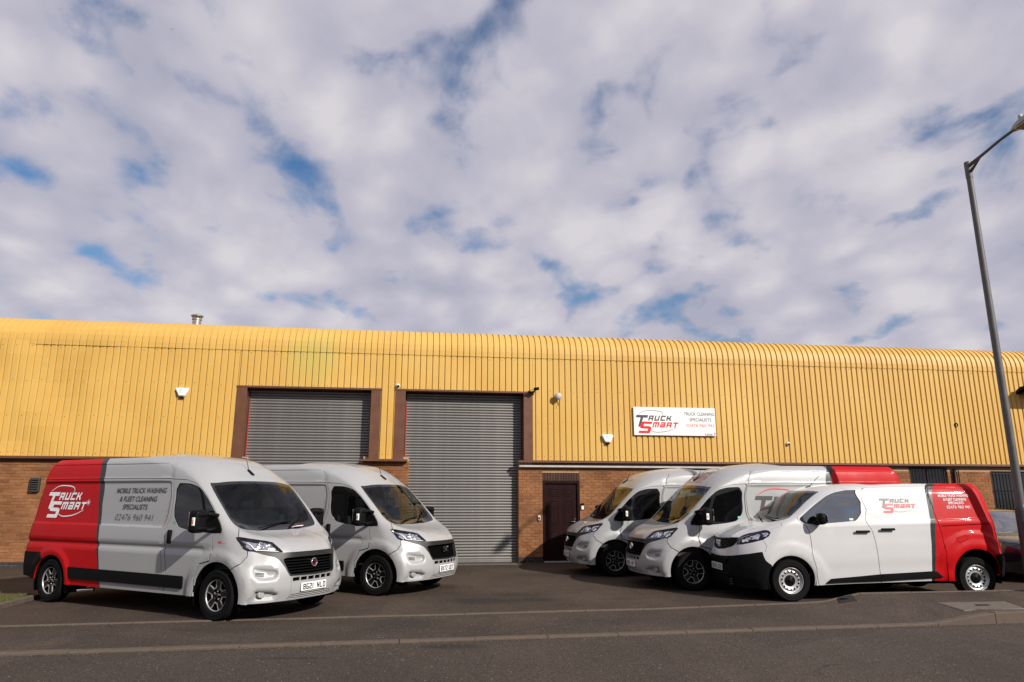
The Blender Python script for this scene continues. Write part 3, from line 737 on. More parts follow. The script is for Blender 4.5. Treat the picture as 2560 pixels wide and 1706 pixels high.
    stR = st([(2.32, -3.03), (1.985, -2.91), (1.6, -2.85), (1.296, -2.80), (.96, -2.735), (.58, -2.64), (.33, -2.585)])
    e = lambda q: np.concatenate([[(q[0][0], S.vm)], q, [(q[-1][0], 0)]])
    stL, stR = e(stL), e(stR)
    # constraints
    for q in (ws, frit, win, wfr, dv, sail, af, ab, hl, band, gr, bumper, insI, insO, upI, upO, intake, fogd, lg): P.con(q)
    for q in slots + vents: P.con(q)
    P.con(inset(intake, .018)); P.con(inset(fogd, .015)); P.con(inset(intake, .009)); P.con(inset(hl, .014)); P.con(tail); mo = fillet(P.side([(-3.42, .585), (-.685, .572), (-.685, .40), (-3.37, .41)]), .012); P.con(mo)
    for r in (ar + .045, ar + .13, ar + .165): P.con(circ(ax, az, r), False)
    for r in (br + .03, br + .10, br + .13): P.con(circ(bx, bz, r), False)
    for z in (.905, .925, .955, .985, 1.005, 1.955, 1.985, 2.0): P.con(P.side([(-.35, z), (-1.5, z), (-3, z), (-4.66, z)]), False)
    P.con(stL, False); P.con(stR, False)
    P.gap(dgap, .0065); P.gap(seam2, .005); P.gap(P.near([(.27, .91, 1.142), (.22, .868, 1.215), (.124, .80, 1.262)]), .005); P.gap(P.front(lip)[:], .004)
    P.gap(P.side([(-1.215, 1.972), (-2, 1.985), (-3, 1.988), (-4.60, 1.99)]), .006)
    P.gap(P.side([(-1.19, .36), (-1.245, 1.28), (-1.262, 1.96)]), .0045); P.gap(P.side([(-1.262, 1.985), (-1.36, 2.22)]), .0045)
    P.gap(P.front([(.425, .578), (.415, .36)]), .002); P.gap(P.front([(0, .583), (.425, .581)]), .002)
    P.triangulate()
    # relief
    uv, b = P.uv, P.base; x, y, z = b[:, 0], b[:, 1], b[:, 2]
    sm = smooth01((uv[:, 0] - u0 + .1) / .3) * (uv[:, 0] < u1 + .2)
    d = -.024 * np.clip(np.cos((z - .955) / .05 * math.pi / 2), 0, 1) ** 1.0 * (abs(z - .955) < .05) * smooth01((-.05 - x) / .4)
    d += -.015 * (1 - smooth01(sdist(uv, insI) / .012)) - .008 * (1 - smooth01(sdist(uv, upI) / .014))
    sidem = (uv[:, 0] > .95) & (uv[:, 0] < u1 + .3)
    for cx, cz, r, wf in ((ax, az, ar, .13), (bx, bz, br, .10)):
        rr = np.hypot(x - cx, z - cz); d += .022 * (1 - smooth01((rr - r - wf) / .035)) * (rr < r + .2) * sidem
        d -= .010 * (1 - smooth01((rr - r - .012) / .03)) * sidem
    d -= .042 * (1 - smooth01((sdist(uv, intake) + .018) / .018)) * smooth01(((.95 - y) / .22)) + .045 * (1 - smooth01((sdist(uv, fogd) + .015) / .015))
    d += .008 * np.exp(-((y - (.40 + .1 * (z - .92))) / .05) ** 2) * ((z > .93) & (z < 1.2)) * (uv[:, 0] < 1.0)      # bonnet swage
    d += .007 * np.exp(-((y - .44) / .022) ** 2) * smooth01((uv[:, 1] - 2.14) / .12) * (uv[:, 0] < .9)
    P.disp = d
    def liv(P_):
        c = P_.cen; k = np.zeros(len(c), int)
        ul = np.interp(c[:, 1], stL[::-1, 1], stL[::-1, 0]); ur = np.interp(c[:, 1], stR[::-1, 1], stR[::-1, 0])
        k[c[:, 0] > ur] = 1; k[c[:, 0] > ul] = 2; return k
    LM = [M['paint_grey'], M['stripe'], M['paint_red']]
    wsm = P.take(ws); P.take(af); P.take(ab)
    winm = P.take(win)
    grm = P.take(gr); lgm = P.take(lg); slm = [P.take(q) for q in slots + vents]
    hlm = P.take(hl); bam = P.take(band); bom = P.take(bonnet); bum = P.take(bumper); dom = P.take(door); tam = P.take(tail)
    body = ~P.taken
    K.add('body', P.mesh('body', body, LM, slots=liv, thick=.02))
    xl = [S.ev(stR[0][0], S.vm)[0], S.ev(stL[0][0], S.vm)[0]]
    K.add('roof', roof_mesh('roof', S, LM, xl, .012, (.3, .65)))
    bon = K.add('bonnet', P.mesh('bonnet', bom, M['paint_grey'], thick=.015))
    bmp = K.add('bumper', P.mesh('bumper', bum, M['paint_grey'], thick=.02))
    gsur = K.add('grille', P.mesh('grille', bam, M['plastic_grey'], thick=.05, off=.004))
    bk = np.zeros(len(P.tri), bool) | grm
    K.add('grille_mesh', P.mesh('grille_mesh', bk, M['dark'], off=-.055, thick=0), gsur)
    for q in slm:
        for sg in (1, -1): K.add('bumper_vent', P.mesh('bumper_vent', q, M['dark'], mode=sg, off=-.045, thick=0), bmp)
    K.add('lower_grille', P.mesh('lower_grille', lgm, M['dark'], off=-.035, thick=0), bmp)
    # grille bars follow the front curve
    def bar(zs, ymax, off, hh, mat, name, dep=.02):
        bb = MB(); n = 24; ring = []
        for i in range(n + 1):
            yy = -ymax + 2 * ymax * i / n; u, v = S.inv(y=abs(yy), z=zs, u1=1.6); p = S.ev(u, v)
            ring.append([bb.bm.verts.new((p[0] + off - q, yy, zs + w_)) for q, w_ in ((0, -hh * .4), (0, hh * .4), (dep, hh * .6), (dep, -hh * .6))])
        for a, c in zip(ring, ring[1:]):
            for k in range(4): bb.bm.faces.new([a[k], a[(k + 1) % 4], c[(k + 1) % 4], c[k]])
        bmesh.ops.recalc_face_normals(bb.bm, faces=bb.bm.faces); return bb.mesh(name, mat)
    for zb, ym in ((.650, .455), (.688, .47), (.726, .485), (.764, .495), (.802, .505)): K.add('grille_bar', bar(zb, ym, -.012, .013, M['plastic'], 'grille_bar'), gsur, key='bars')
    for zb, ym in ((.330, .425), (.306, .445), (.282, .46)): K.add('grille_bar', bar(zb, ym, -.004, .012, M['paint_grey'], 'grille_bar'), bmp)
    # windscreen
    frs = lambda P_: (~pip(P_.cen, frit)).astype(int)
    wsc = K.add('windscreen', P.mesh('windscreen', wsm, [M['glass_ws'], M['frit']], off=-.004, thick=0, slots=frs))
    def wiper(pts):
        b = MB(); q = []
        for yy, zz in pts:
            u, v = S.inv(y=abs(yy), z=zz, u1=1.3); p = S.ev(u, v) + S.nr(u, v) * .022; q.append((p[0], yy, p[2]))
        b.tube(q, .009, 6); m = b.mesh('wiper', M['plastic']); return m
    K.add('wiper', wiper([(-.40, 1.222), (-.1, 1.27), (.18, 1.305), (.32, 1.31)]), wsc); K.add('wiper', wiper([(.22, 1.222), (.45, 1.30), (.66, 1.40), (.70, 1.43)]), wsc)
    for sg in (1, -1):
        dr = K.add('door', P.mesh('door', dom, M['paint_grey'], mode=sg, thick=.02))
        def wsl(P_):
            c = P_.cen; k = (~pip(c, wfr)).astype(int); k[pip(c, dv)] = 1; k[pip(c, sail)] = 1; return k
        K.add('door_window', P.mesh('door_window', winm, [M['glass_side'], M['plastic']], mode=sg, off=-.006, thick=0, slots=wsl), dr)
        bb = MB(); bb.xbox(Matrix.Translation((-1.072, sg * 1.0, 1.115)), (.085, .03, .2), .014); bb.mi = 0
        bb.xbox(Matrix.Translation((-1.072, sg * 1.018, 1.13)), (.05, .016, .15), .007); K.add('door_handle', bb.mesh('door_handle', M['plastic']), dr)
        # mirror on its bracket
        bb = MB(); bb.xbox(Matrix.Translation((-.235, sg * 1.205, 1.355)) @ Matrix.Rotation(R(8) * -sg, 4, 'Z'), (.17, .215, .32), .055)
        bb.xbox(Matrix.Translation((-.155, sg * 1.20, 1.45)), (.06, .16, .05), .02); bb.xbox(Matrix.Translation((-.155, sg * 1.20, 1.26)), (.06, .16, .04), .018)
        bb.tube([(-.12, sg * .95, 1.43), (-.17, sg * 1.05, 1.455), (-.2, sg * 1.13, 1.45)], .028, 8); bb.tube([(-.12, sg * .97, 1.25), (-.17, sg * 1.05, 1.235), (-.2, sg * 1.13, 1.24)], .028, 8)
        bb.prism([(-.0, 1.19), (-.05, 1.31), (-.20, 1.50), (-.30, 1.50), (-.34, 1.19)], sg * .955, sg * .985)
        mi = K.add('mirror', bb.mesh('mirror', M['plastic']))
        bb = MB(); bb.xbox(Matrix.Translation((-.325, sg * 1.205, 1.385)), (.012, .17, .2), .004); K.add('mirror_glass', bb.mesh('mirror_glass', M['chrome']), mi)
        bb = MB(); bb.xbox(Matrix.Translation((-.20, sg * 1.308, 1.355)), (.05, .02, .115), .008); bb.mi = 1; bb.xbox(Matrix.Translation((-.20, sg * 1.316, 1.355)), (.022, .012, .05), .004)
        K.add('indicator', bb.mesh('indicator', [M['ink_white'], M['lamp_amber']]), mi)
        # headlight
        hi_ = inset(hl, .014)
        hd = K.add('headlight', P.mesh('headlight', hlm, [M['plastic'], M['gloss_black']], mode=sg, thick=.03, slots=lambda P_: pip(P_.cen, hi_).astype(int), off=lambda u, p: -.002 - .045 * smooth01(-sdist(u, hl) / .03 - .2)))
        cA = P.near([(.326, .893, 1.107), (.386, .85, 1.093), (.495, .805, .97), (.448, .859, .975), (.382, .891, 1.031)])
        cB = P.near([(.42, .83, 1.085), (.52, .70, 1.07), (.59, .60, 1.035), (.655, .565, .985), (.70, .56, .945), (.60, .70, .955), (.50, .80, .965)])
        mk_ = hlm & (pip(P.cen, cA) | pip(P.cen, cB))
        def bump_(u, p): return -.03 + .010 * np.sin(p[:, 1] * 95) * np.sin(p[:, 2] * 120) + .006 * np.sin(p[:, 1] * 40)
        K.add('reflector', P.mesh('reflector', mk_, M['chrome'], mode=sg, off=bump_, thick=.0), hd)
        bb = MB()
        for yy, zz, rr in ((.66, 1.01, .045), (.75, 1.03, .05)):
            u, v = S.inv(y=yy, z=zz, u1=1.6); p = S.ev(u, v) - S.nr(u, v) * .05; nn = Vector(S.nr(u, v)); nn = (nn + Vector((1.2, 0, 0))).normalized()
            T_ = Matrix.Translation((p[0], p[1] * sg, p[2])) @ Vector((nn.x, nn.y * sg, nn.z)).to_track_quat('Z', 'Y').to_matrix().to_4x4()
            bb.lathe([(rr * .35, .0), (rr * .8, .02), (rr, .045), (rr * 1.08, .046)], T_, 20); bb.lathe([(0, .03), (rr * .3, .025), (rr * .36, .01)], T_, 14)
        K.add('bulb_bowl', bb.mesh('bulb_bowl', M['chrome']), hd)
        bb = MB(); q = []
        for yy, zz in ((.865, 1.07), (.83, 1.03), (.81, .985), (.79, .965), (.70, .955), (.60, .942), (.545, .935)):
            u, v = S.inv(y=yy, z=zz, u1=1.6); p = S.ev(u, v) - S.nr(u, v) * .018; q.append((p[0], p[1] * sg, p[2]))
        bb.tube(q, .009, 6); K.add('light_strip', bb.mesh('light_strip', M['ink_white']), hd)
        K.add('lamp_cover', P.mesh('lamp_cover', hlm, M['glass_lamp'], mode=sg, off=.001, thick=0), hd)
        # fog lamp
        bb = MB(); u, v = S.inv(y=.80, z=.362, u1=1.6); p = S.ev(u, v) - S.nr(u, v) * .035; T_ = Matrix.Translation((p[0], p[1] * sg, p[2])) @ Vector((1, .35 * sg, 0)).to_track_quat('Z', 'Y').to_matrix().to_4x4()
        bb.lathe([(.052, -.02), (.05, .022), (.042, .03)], T_, 20); bb.mi = 1; bb.lathe([(.042, .028), (.0, .03)], T_, 20)
        for k in (-.012, .012):
            bb.mi = 0; bb.xbox(T_ @ Matrix.Translation((k, 0, .032)), (.005, .07, .004))
        K.add('fog_lamp', bb.mesh('fog_lamp', [M['paint_grey'], M['steel_white']]), bmp)
        K.add('tail_lamp', P.mesh('tail_lamp', tam, M['lamp_red'], mode=sg, off=.006, thick=.02))
        mm = pip(P.cen, mo)
        K.add('side_moulding', P.mesh('side_moulding', mm, M['plastic'], mode=sg, off=.022, thick=.03))
    rb = np.concatenate([P.side([(-4.25, .80), (-4.17, .69), (-4.20, .30)]), [(P.side([(-4.2, .3)])[0][0], -.1), (S.um + .1, -.1), (S.um + .1, vz(.80))]])
    K.add('rear_bumper', P.mesh('rear_bumper', pip(P.cen, rb) & ~pip(P.cen, ab), M['plastic'], off=.014, thick=.035))
    # dark structure underneath and round the wheels
    b = MB(); b.box((-4.62, -.62, .26), (.62, .62, .5)); b.box((-3.45, -.93, .34), (-.5, .93, .55)); b.box((-4.70, -.9, .45), (-4.36, .9, .55)); b.box((.45, -.55, .30), (.70, .55, .55))
    K.add('underbody', b.mesh('underbody', M['dark']))
    for sg in (1, -1):
        for q in ((ax, az, ar), (bx, bz, br)): K.add('wheel_arch', arch_liner(q[0], q[1], q[2] + .02, .62, .975, sg).mesh('wheel_arch', M['dark']))
    b = MB(); b.tube([(-3.0, -.80, .24), (-3.15, -.88, .23), (-3.22, -.93, .22)], .03, 10, False); K.add('exhaust_pipe', b.mesh('exhaust_pipe', M['chrome']))
    # cab
    for yy, w_ in ((-.47, .5), (.38, .86)):
        s_ = K.add('seat', seat_mesh(w_), None, (0, yy, 0))
        for q in ([0] if w_ < .6 else [-.22, .22]): K.add('headrest', headrest_mesh(.24), s_, (0, q, 0))
    b = MB(); b.prism([(.30, .62), (.30, 1.12), (.02, 1.195), (-.16, 1.19), (-.24, 1.12), (-.22, .62)], -.86, .86); b.box((-.30, -.68, 1.10), (-.1, -.26, 1.235), .04); b.box((-.32, -.12, .75), (-.15, .14, 1.15), .03)
    ds = K.add('dashboard', b.mesh('dashboard', M['interior']))
    K.add('steering_wheel', steering_mesh(), ds, (-.42, -.47, 1.17), (0, R(-62), 0))
    b = MB(); b.box((-1.30, -.86, .5), (-1.27, .86, 1.95)); b.box((-1.30, -.78, 1.95), (-1.27, .78, 2.12)); K.add('bulkhead', b.mesh('bulkhead', M['bulkhead']))
    b = MB(); b.box((-1.27, -.86, .5), (.3, .86, .53)); K.add('cab_floor', b.mesh('cab_floor', M['interior']))
    b = MB(); b.box((-1.26, -.68, 1.97), (-.95, .68, 1.99)); K.add('headlining', b.mesh('headlining', M['bulkhead']))
    b = MB(); b.xbox(Matrix.Translation((-.50, 0, 1.83)), (.03, .24, .07), .012); b.tube([(-.47, 0, 1.87), (-.43, 0, 1.92)], .01, 6); K.add('rear_view_mirror', b.mesh('rear_view_mirror', M['plastic']), wsc)
    b = MB(); b.xbox(Matrix.Translation((-.585, 0, 2.075)) @ Matrix.Rotation(R(33), 4, 'Y'), (.16, .055, .05), .022); b.tube([(-.62, 0, 2.09), (-.70, 0, 2.30)], [.006, .0035], 6); K.add('antenna', b.mesh('antenna', M['plastic']))
    add_wheels(K, 3.92, .345, .225, .218, 1.0, alloy_mesh(.218))
    return K, S, P
# ------------------------------------------------------------------ compact van
def build_scudo():
    rows, vk, uk = scudo_net(); S = Skin(rows, vk, uk); P = Panels(S, 1.24); K = Kit()
    vz = lambda z, x=-2: P.side([(x, z)])[0][1]
    c0 = lambda z: (0, P.front([(0, z)])[0][1])
    wsp = P.front([(0, 1.815), (.30, 1.813), (.55, 1.806), (.635, 1.798), (.68, 1.632), (.755, 1.445), (.785, 1.36), (.765, 1.325), (.559, 1.285), (.3, 1.276), (0, 1.272)])
    ws = fillet(wsp, .03); ws = np.concatenate([[c0(1.815)], ws[5:-5], [c0(1.272)]])
    frit = P.front([(0, 1.79), (.30, 1.788), (.53, 1.78), (.60, 1.77), (.645, 1.62), (.71, 1.45), (.715, 1.40), (.55, 1.335), (.3, 1.32), (0, 1.315)])
    win = fillet(P.side([(-.257, 1.35), (-.554, 1.56), (-.80, 1.715), (-1.00, 1.79), (-1.18, 1.82), (-1.375, 1.822), (-1.41, 1.62), (-1.37, 1.43), (-1.235, 1.30), (-.487, 1.247), (-.32, 1.268)]), .045)
    wfr = inset(win, .018); sail = P.side([(-.2, 1.6), (-.52, 1.6), (-.475, 1.2), (-.2, 1.2)])
    ax, az, ar = -.02, .345, .40; bx, bz, br = -3.285, .40, .42
    circ = lambda cx, cz, r, n=44: P.side([(cx + r * math.cos(t), max(.16, cz + r * math.sin(t))) for t in np.linspace(-.25 * math.pi, 1.25 * math.pi, n)])
    def arch(cx, cz, r):
        q = circ(cx, cz, r); return np.concatenate([[(q[0][0], -.2)], q, [(q[-1][0], -.2)]])
    af, ab = arch(ax, az, ar), arch(bx, bz, br)
    hl = P.near([(.76, .558, .906), (.751, .54, .954), (.697, .556, 1.029), (.62, .575, 1.075), (.538, .603, 1.103), (.43, .685, 1.135), (.34, .757, 1.156), (.275, .812, 1.155), (.252, .846, 1.118), (.296, .858, 1.058), (.391, .837, .999), (.547, .76, .953), (.683, .654, .917)])
    gr = P.near([(.868, 0, .998), (.82, .32, 1.01), (.703, .549, 1.028), (.745, .545, .955), (.775, .535, .915), (.808, .478, .873), (.86, .25, .822), (.884, .03, .803), (.886, 0, .802)])
    bk = np.concatenate([P.front([(0, .70), (.136, .702), (.538, .727)]), P.near([(.632, .778, .771), (.441, .886, .807), (.431, .898, .732), (.406, .907, .667), (.314, .921, .593)]), P.side([(.30, .4), (.29, .2)]), [(P.side([(.29, .2)])[0][0], -.1), (0, -.1)]])
    bonnet = np.concatenate([[c0(1.005)], P.near([(.82, .32, 1.016), (.703, .549, 1.034)]), P.near([(.697, .552, 1.035), (.62, .57, 1.08), (.538, .60, 1.109), (.43, .685, 1.141), (.34, .757, 1.162), (.262, .815, 1.166), (.06, .88, 1.236), (-.01, .80, 1.318)]), P.front([(.765, 1.322), (.559, 1.283), (.3, 1.274), (0, 1.270)])])
    door = np.concatenate([[(P.side([(-.483, .24)])[0][0], -.1)], P.side([(-.483, .25), (-.451, .53), (-.404, .869), (-.35, 1.235), (-.235, 1.33), (-.235, 1.375), (-.385, 1.492), (-.56, 1.60), (-.747, 1.718), (-.95, 1.80), (-1.15, 1.845), (-1.50, 1.858), (-1.515, 1.84), (-1.476, 1.49), (-1.50, 1.14), (-1.546, .752), (-1.564, .387), (-1.57, .27)]), [(P.side([(-1.57, .27)])[0][0], -.1)]])
    sdoor = np.concatenate([[(P.side([(-1.577, .27)])[0][0], -.1)], P.side([(-1.577, .28), (-1.564, .387), (-1.546, .752), (-1.50, 1.14), (-1.476, 1.49), (-1.515, 1.84), (-1.53, 1.862), (-2.10, 1.873), (-2.68, 1.882), (-2.69, 1.585), (-2.707, 1.301), (-2.745, .89), (-2.75, .362), (-2.75, .30)]), [(P.side([(-2.75, .3)])[0][0], -.1)]])
    rail = P.side([(-2.755, 1.205), (-3.66, 1.238), (-3.66, 1.226), (-2.755, 1.192)])
    rw = fillet(P.side([(-2.715, 1.868), (-3.28, 1.858), (-3.48, 1.75), (-3.55, 1.585), (-3.585, 1.33), (-2.74, 1.30)]), .08)
    mw = fillet(P.side([(-1.56, 1.835), (-2.655, 1.86), (-2.675, 1.60), (-2.695, 1.315), (-1.535, 1.275)]), .05)
    st = lambda tab: P.side([(x, z) for z, x in tab])
    stL = st([(1.90, -2.70), (1.86, -2.66), (1.678, -2.615), (1.5, -2.60), (1.301, -2.583), (.89, -2.52), (.46, -2.477), (.3, -2.46)])
    stR0 = st([(1.90, -2.86), (1.86, -2.80), (1.68, -2.735), (1.5, -2.695), (1.256, -2.664), (.89, -2.598), (.46, -2.537), (.3, -2.52)])
    e = lambda q: np.concatenate([[(q[0][0], S.vm)], q, [(q[-1][0], 0)]])
    stL, stR = e(stL), e(stR0)
    fuel = fillet(P.side([(-2.97, 1.005), (-3.145, 1.045), (-3.183, .978), (-3.008, .915)]), .02)
    uc = P.side([(-3.72, 1.0)])[0][0]; tail = np.array([(uc + .02, vz(1.40)), (uc + .02, vz(.82)), (uc + .15, vz(.82)), (uc + .15, vz(1.40))])
    mould = fillet(P.side([(-.594, .288), (-.69, .36), (-1.567, .424), (-2.50, .462), (-2.56, .455), (-2.655, .375), (-2.65, .36), (-1.56, .315)]), .012)
    for q in (ws, frit, win, wfr, sail, af, ab, hl, gr, bk, rail, rw, inset(rw, -.016), mw, inset(mw, -.016), inset(hl, .012), mould): P.con(q)
    P.con(tail)
    for r in (ar + .025, ar + .20, ar + .24): P.con(circ(ax, az, r), False)
    for r in (br + .03, br + .15, br + .27, br + .30): P.con(circ(bx, bz, r), False)
    P.con(stL, False); P.con(stR, False)
    P.gap(door[1:-1], .005); P.gap(sdoor[2:-1], .005); P.gap(bonnet[:12] if False else P.near([(.262, .815, 1.166), (.06, .88, 1.236), (-.01, .80, 1.318)]), .0045); P.gap(P.near([(.868, 0, 1.002), (.82, .32, 1.013), (.703, .549, 1.031)]), .003)
    P.gap(P.near([(.40, .84, .99), (.36, .90, .90), (.40, .90, .81)]), .0025); P.gap(fuel, .003, True)
    P.gap(P.side([(-2.70, 1.882), (-3.3, 1.876), (-3.47, 1.80)]), .003)
    P.triangulate()
    uv, b = P.uv, P.base; x, y, z = b[:, 0], b[:, 1], b[:, 2]
    sidem = (uv[:, 0] > .95) & (uv[:, 0] < S.um - .8)
    d = -.006 * (1 - smooth01(sdist(uv, rw) / .016)) - .0022 * (1 - smooth01(sdist(uv, mw) / .016))
    rr = np.hypot(x - ax, z - az); d += .012 * (1 - smooth01((rr - ar - .16) / .09)) * sidem * smooth01((z - .3) / .3) - .012 * (1 - smooth01((rr - ar - .005) / .025)) * sidem
    rr = np.hypot(x - bx, z - bz); d += .026 * (1 - smooth01((rr - br - .26) / .05)) * sidem * smooth01((z - .45) / .3) - .012 * (1 - smooth01((rr - br - .005) / .03)) * sidem
    d += .016 * (1 - smooth01((rr - br - .10) / .05)) * sidem
    # lower door swage rising to the rear
    zl = .52 + .03 * (-x - 1); d += -.009 * smooth01((zl + .12 - z) / .12) * smooth01((z - zl + .25) / .22) * smooth01((-.55 - x) / .2) * smooth01((x + 2.85) / .2)
    d += .003 * np.exp(-((z - 1.19 - .02 * (-x)) / .03) ** 2) * sidem * smooth01((-.4 - x) / .3)
    d += .010 * np.exp(-((y - (.42 - .25 * (z - 1.0))) / .05) ** 2) * ((z > 1.02) & (z < 1.27)) * (uv[:, 0] < 1.0)
    P.disp = d
    def liv(P_):
        c = P_.cen; k = np.zeros(len(c), int); ul = np.interp(c[:, 1], stL[::-1, 1], stL[::-1, 0]); ur = np.interp(c[:, 1], stR[::-1, 1], stR[::-1, 0])
        k[c[:, 0] > ul] = 1; k[c[:, 0] > ur] = 2; return k
    LM = [M['paint_white'], M['stripe'], M['paint_red']]
    wsm = P.take(ws); P.take(af); P.take(ab); winm = P.take(win); grm = P.take(gr); hlm = P.take(hl); railm = P.take(rail); tam = P.take(tail)
    bkm = P.take(bk); bom = P.take(bonnet); dom = P.take(door); sdm = P.take(sdoor); fum = P.take(fuel)
    body = ~P.taken
    K.add('body', P.mesh('body', body, LM, slots=liv, thick=.018))
    xl = [S.ev(stL[0][0], S.vm)[0], S.ev(stR[0][0], S.vm)[0]]
    K.add('roof', roof_mesh('roof', S, LM, xl, .012, (.4, .75)))
    bon = K.add('bonnet', P.mesh('bonnet', bom, LM[0], thick=.015))
    bmp = K.add('bumper', P.mesh('bumper', bkm, M['plastic'], thick=.02))
    g_ = K.add('grille', P.mesh('grille', grm, M['plastic'], off=-.018, thick=.03))
    def badge():
        it = []; cells = {'F': [((0, 0), (0, 1)), ((0, 1), (1, 1)), ((0, .5), (.8, .5))], 'I': [((.5, 0), (.5, 1))], 'A': [((0, 0), (0, 1)), ((0, 1), (1, 1)), ((1, 1), (1, 0)), ((0, .45), (1, .45))], 'T': [((0, 1), (1, 1)), ((.5, 1), (.5, 0))]}
        x0 = -.098
        for c in 'FIAT':
            w = .022 if c == 'I' else .052
            Vt, Ft = strokes(cells[c], .011, x0, -.055, w, .11, 0)
            for f in Ft: it.append((Vt[f], [[0, 1, 2, 3]], M['chrome']))
            x0 += w + .007
        return it
    def bmap(zc):
        def f(a, b_, l):
            u, v = S.inv(y=abs(a), z=zc + b_, u1=1.3); p = S.ev(u, v); return (p[0] + .004 + l * .0002, a, p[2])
        return f
    K.add('badge', place_polys('badge', badge(), bmap(.905)), g_)
    b_ = MB(); b_.box((.885, -.5, .40), (.925, .5, .44), .01)
    for zz in (.25, .29, .33): b_.box((.86, -.55, zz), (.925, .55, zz + .018), .004)
    for zz in (.61, .635, .66): b_.box((.90, -.45, zz), (.938, .45, zz + .012), .003)
    K.add('bumper_grille', b_.mesh('bumper_grille', M['plastic']), bmp)
    frs = lambda P_: (~pip(P_.cen, frit)).astype(int)
    wsc = K.add('windscreen', P.mesh('windscreen', wsm, [M['glass_ws'], M['frit']], off=-.004, thick=0, slots=frs))
    def wiper(pts):
        bb = MB(); q = []
        for yy, zz in pts:
            u, v = S.inv(y=abs(yy), z=zz, u1=1.3); p = S.ev(u, v) + S.nr(u, v) * .02; q.append((p[0], yy, p[2]))
        bb.tube(q, .008, 6); return bb.mesh('wiper', M['plastic'])
    K.add('wiper', wiper([(.62, 1.325), (.3, 1.335), (-.02, 1.36)]), wsc); K.add('wiper', wiper([(.10, 1.29), (-.2, 1.33), (-.5, 1.385)]), wsc)
    for sg in (1, -1):
        dr = K.add('door', P.mesh('door', dom, LM, mode=sg, thick=.018, slots=liv))
        def wsl(P_):
            c = P_.cen; k = (~pip(c, wfr)).astype(int); k[pip(c, sail)] = 1; return k
        K.add('door_window', P.mesh('door_window', winm, [M['glass_film'], M['frit']], mode=sg, off=-.006, thick=0, slots=wsl), dr)
        sl = K.add('sliding_door', P.mesh('sliding_door', sdm, LM, mode=sg, thick=.018, slots=liv))
        for par, xc, zc in ((dr, -1.315, 1.125), (sl, -1.765, 1.157)):
            bb = MB(); bb.xbox(Matrix.Translation((xc, sg * .962, zc)), (.25, .028, .04), .014); K.add('door_handle', bb.mesh('door_handle', M['plastic']), par)
        K.add('fuel_flap', P.mesh('fuel_flap', fum, LM[2], mode=sg, off=.001, thick=.01))
        K.add('door_rail', P.mesh('door_rail', railm, M['dark'], mode=sg, off=-.014, thick=0))
        K.add('side_moulding', P.mesh('side_moulding', pip(P.cen, mould), M['plastic'], mode=sg, off=.020, thick=.03))
        K.add('tail_lamp', P.mesh('tail_lamp', tam, M['lamp_red'], mode=sg, off=.012, thick=.02))
        bb = MB(); bb.xbox(Matrix.Translation((-.56, sg * 1.05, 1.345)) @ Matrix.Rotation(R(10) * -sg, 4, 'Z'), (.14, .20, .19), .06); bb.xbox(Matrix.Translation((-.53, sg * .93, 1.275)), (.10, .16, .07), .028)
        mi = K.add('mirror', bb.mesh('mirror', M['plastic']))
        bb = MB(); bb.xbox(Matrix.Translation((-.633, sg * 1.055, 1.345)), (.01, .15, .13), .004); K.add('mirror_glass', bb.mesh('mirror_glass', M['chrome']), mi)
        hi_ = inset(hl, .012)
        hd = K.add('headlight', P.mesh('headlight', hlm, [M['gloss_black'], M['gloss_black']], mode=sg, thick=.03, off=lambda u, p: -.002 - .04 * smooth01(-sdist(u, hl) / .03 - .2)))
        cA = P.near([(.715, .62, .945), (.68, .60, 1.0), (.60, .63, 1.04), (.56, .70, 1.03), (.62, .70, .965)])
        cB = P.near([(.56, .645, 1.055), (.43, .72, 1.105), (.40, .775, 1.05), (.53, .73, 1.00)])
        cC = P.near([(.38, .765, 1.118), (.29, .815, 1.135), (.28, .845, 1.10), (.38, .82, 1.04)])
        bump_ = lambda u, p: -.024 + .008 * np.sin(p[:, 1] * 90) * np.sin(p[:, 2] * 110)
        K.add('reflector', P.mesh('reflector', hlm & (pip(P.cen, cA) | pip(P.cen, cB) | pip(P.cen, cC)), M['chrome'], mode=sg, off=bump_, thick=0), hd)
        bb = MB(); q = []
        for p_ in ((.735, .58, .93), (.68, .565, 1.02), (.55, .64, 1.07)):
            u, v = S.inv(*p_, u1=1.5); p = S.ev(u, v) - S.nr(u, v) * .015; q.append((p[0], p[1] * sg, p[2]))
        bb.tube(q, .008, 6); K.add('light_strip', bb.mesh('light_strip', M['ink_white']), hd)
        K.add('lamp_cover', P.mesh('lamp_cover', hlm, M['glass_lamp'], mode=sg, off=.001, thick=0), hd)
    rb = np.concatenate([P.side([(-3.60, .705), (-3.63, .62), (-3.66, .30)]), [(P.side([(-3.66, .3)])[0][0], -.1), (S.um + .1, -.1), (S.um + .1, vz(.72))]])
    K.add('rear_bumper', P.mesh('rear_bumper', pip(P.cen, rb) & ~pip(P.cen, ab), M['plastic'], off=.03, thick=.05))
    bb = MB(); bb.box((-3.65, -.6, .22), (.62, .6, .42)); bb.box((-2.85, -.86, .3), (-.46, .86, .45)); K.add('underbody', bb.mesh('underbody', M['dark']))
    for sg in (1, -1):
        for q in ((ax, az, ar), (bx, bz, br)): K.add('wheel_arch', arch_liner(q[0], q[1], q[2] + .02, .6, .91, sg).mesh('wheel_arch', M['dark']))
    for yy, w_ in ((-.42, .46), (.36, .78)):
        s_ = K.add('seat', seat_mesh(w_), None, (-.45, yy, -.12))
        for q in ([0] if w_ < .6 else [-.2, .2]): K.add('headrest', headrest_mesh(.24), s_, (0, q, 0))
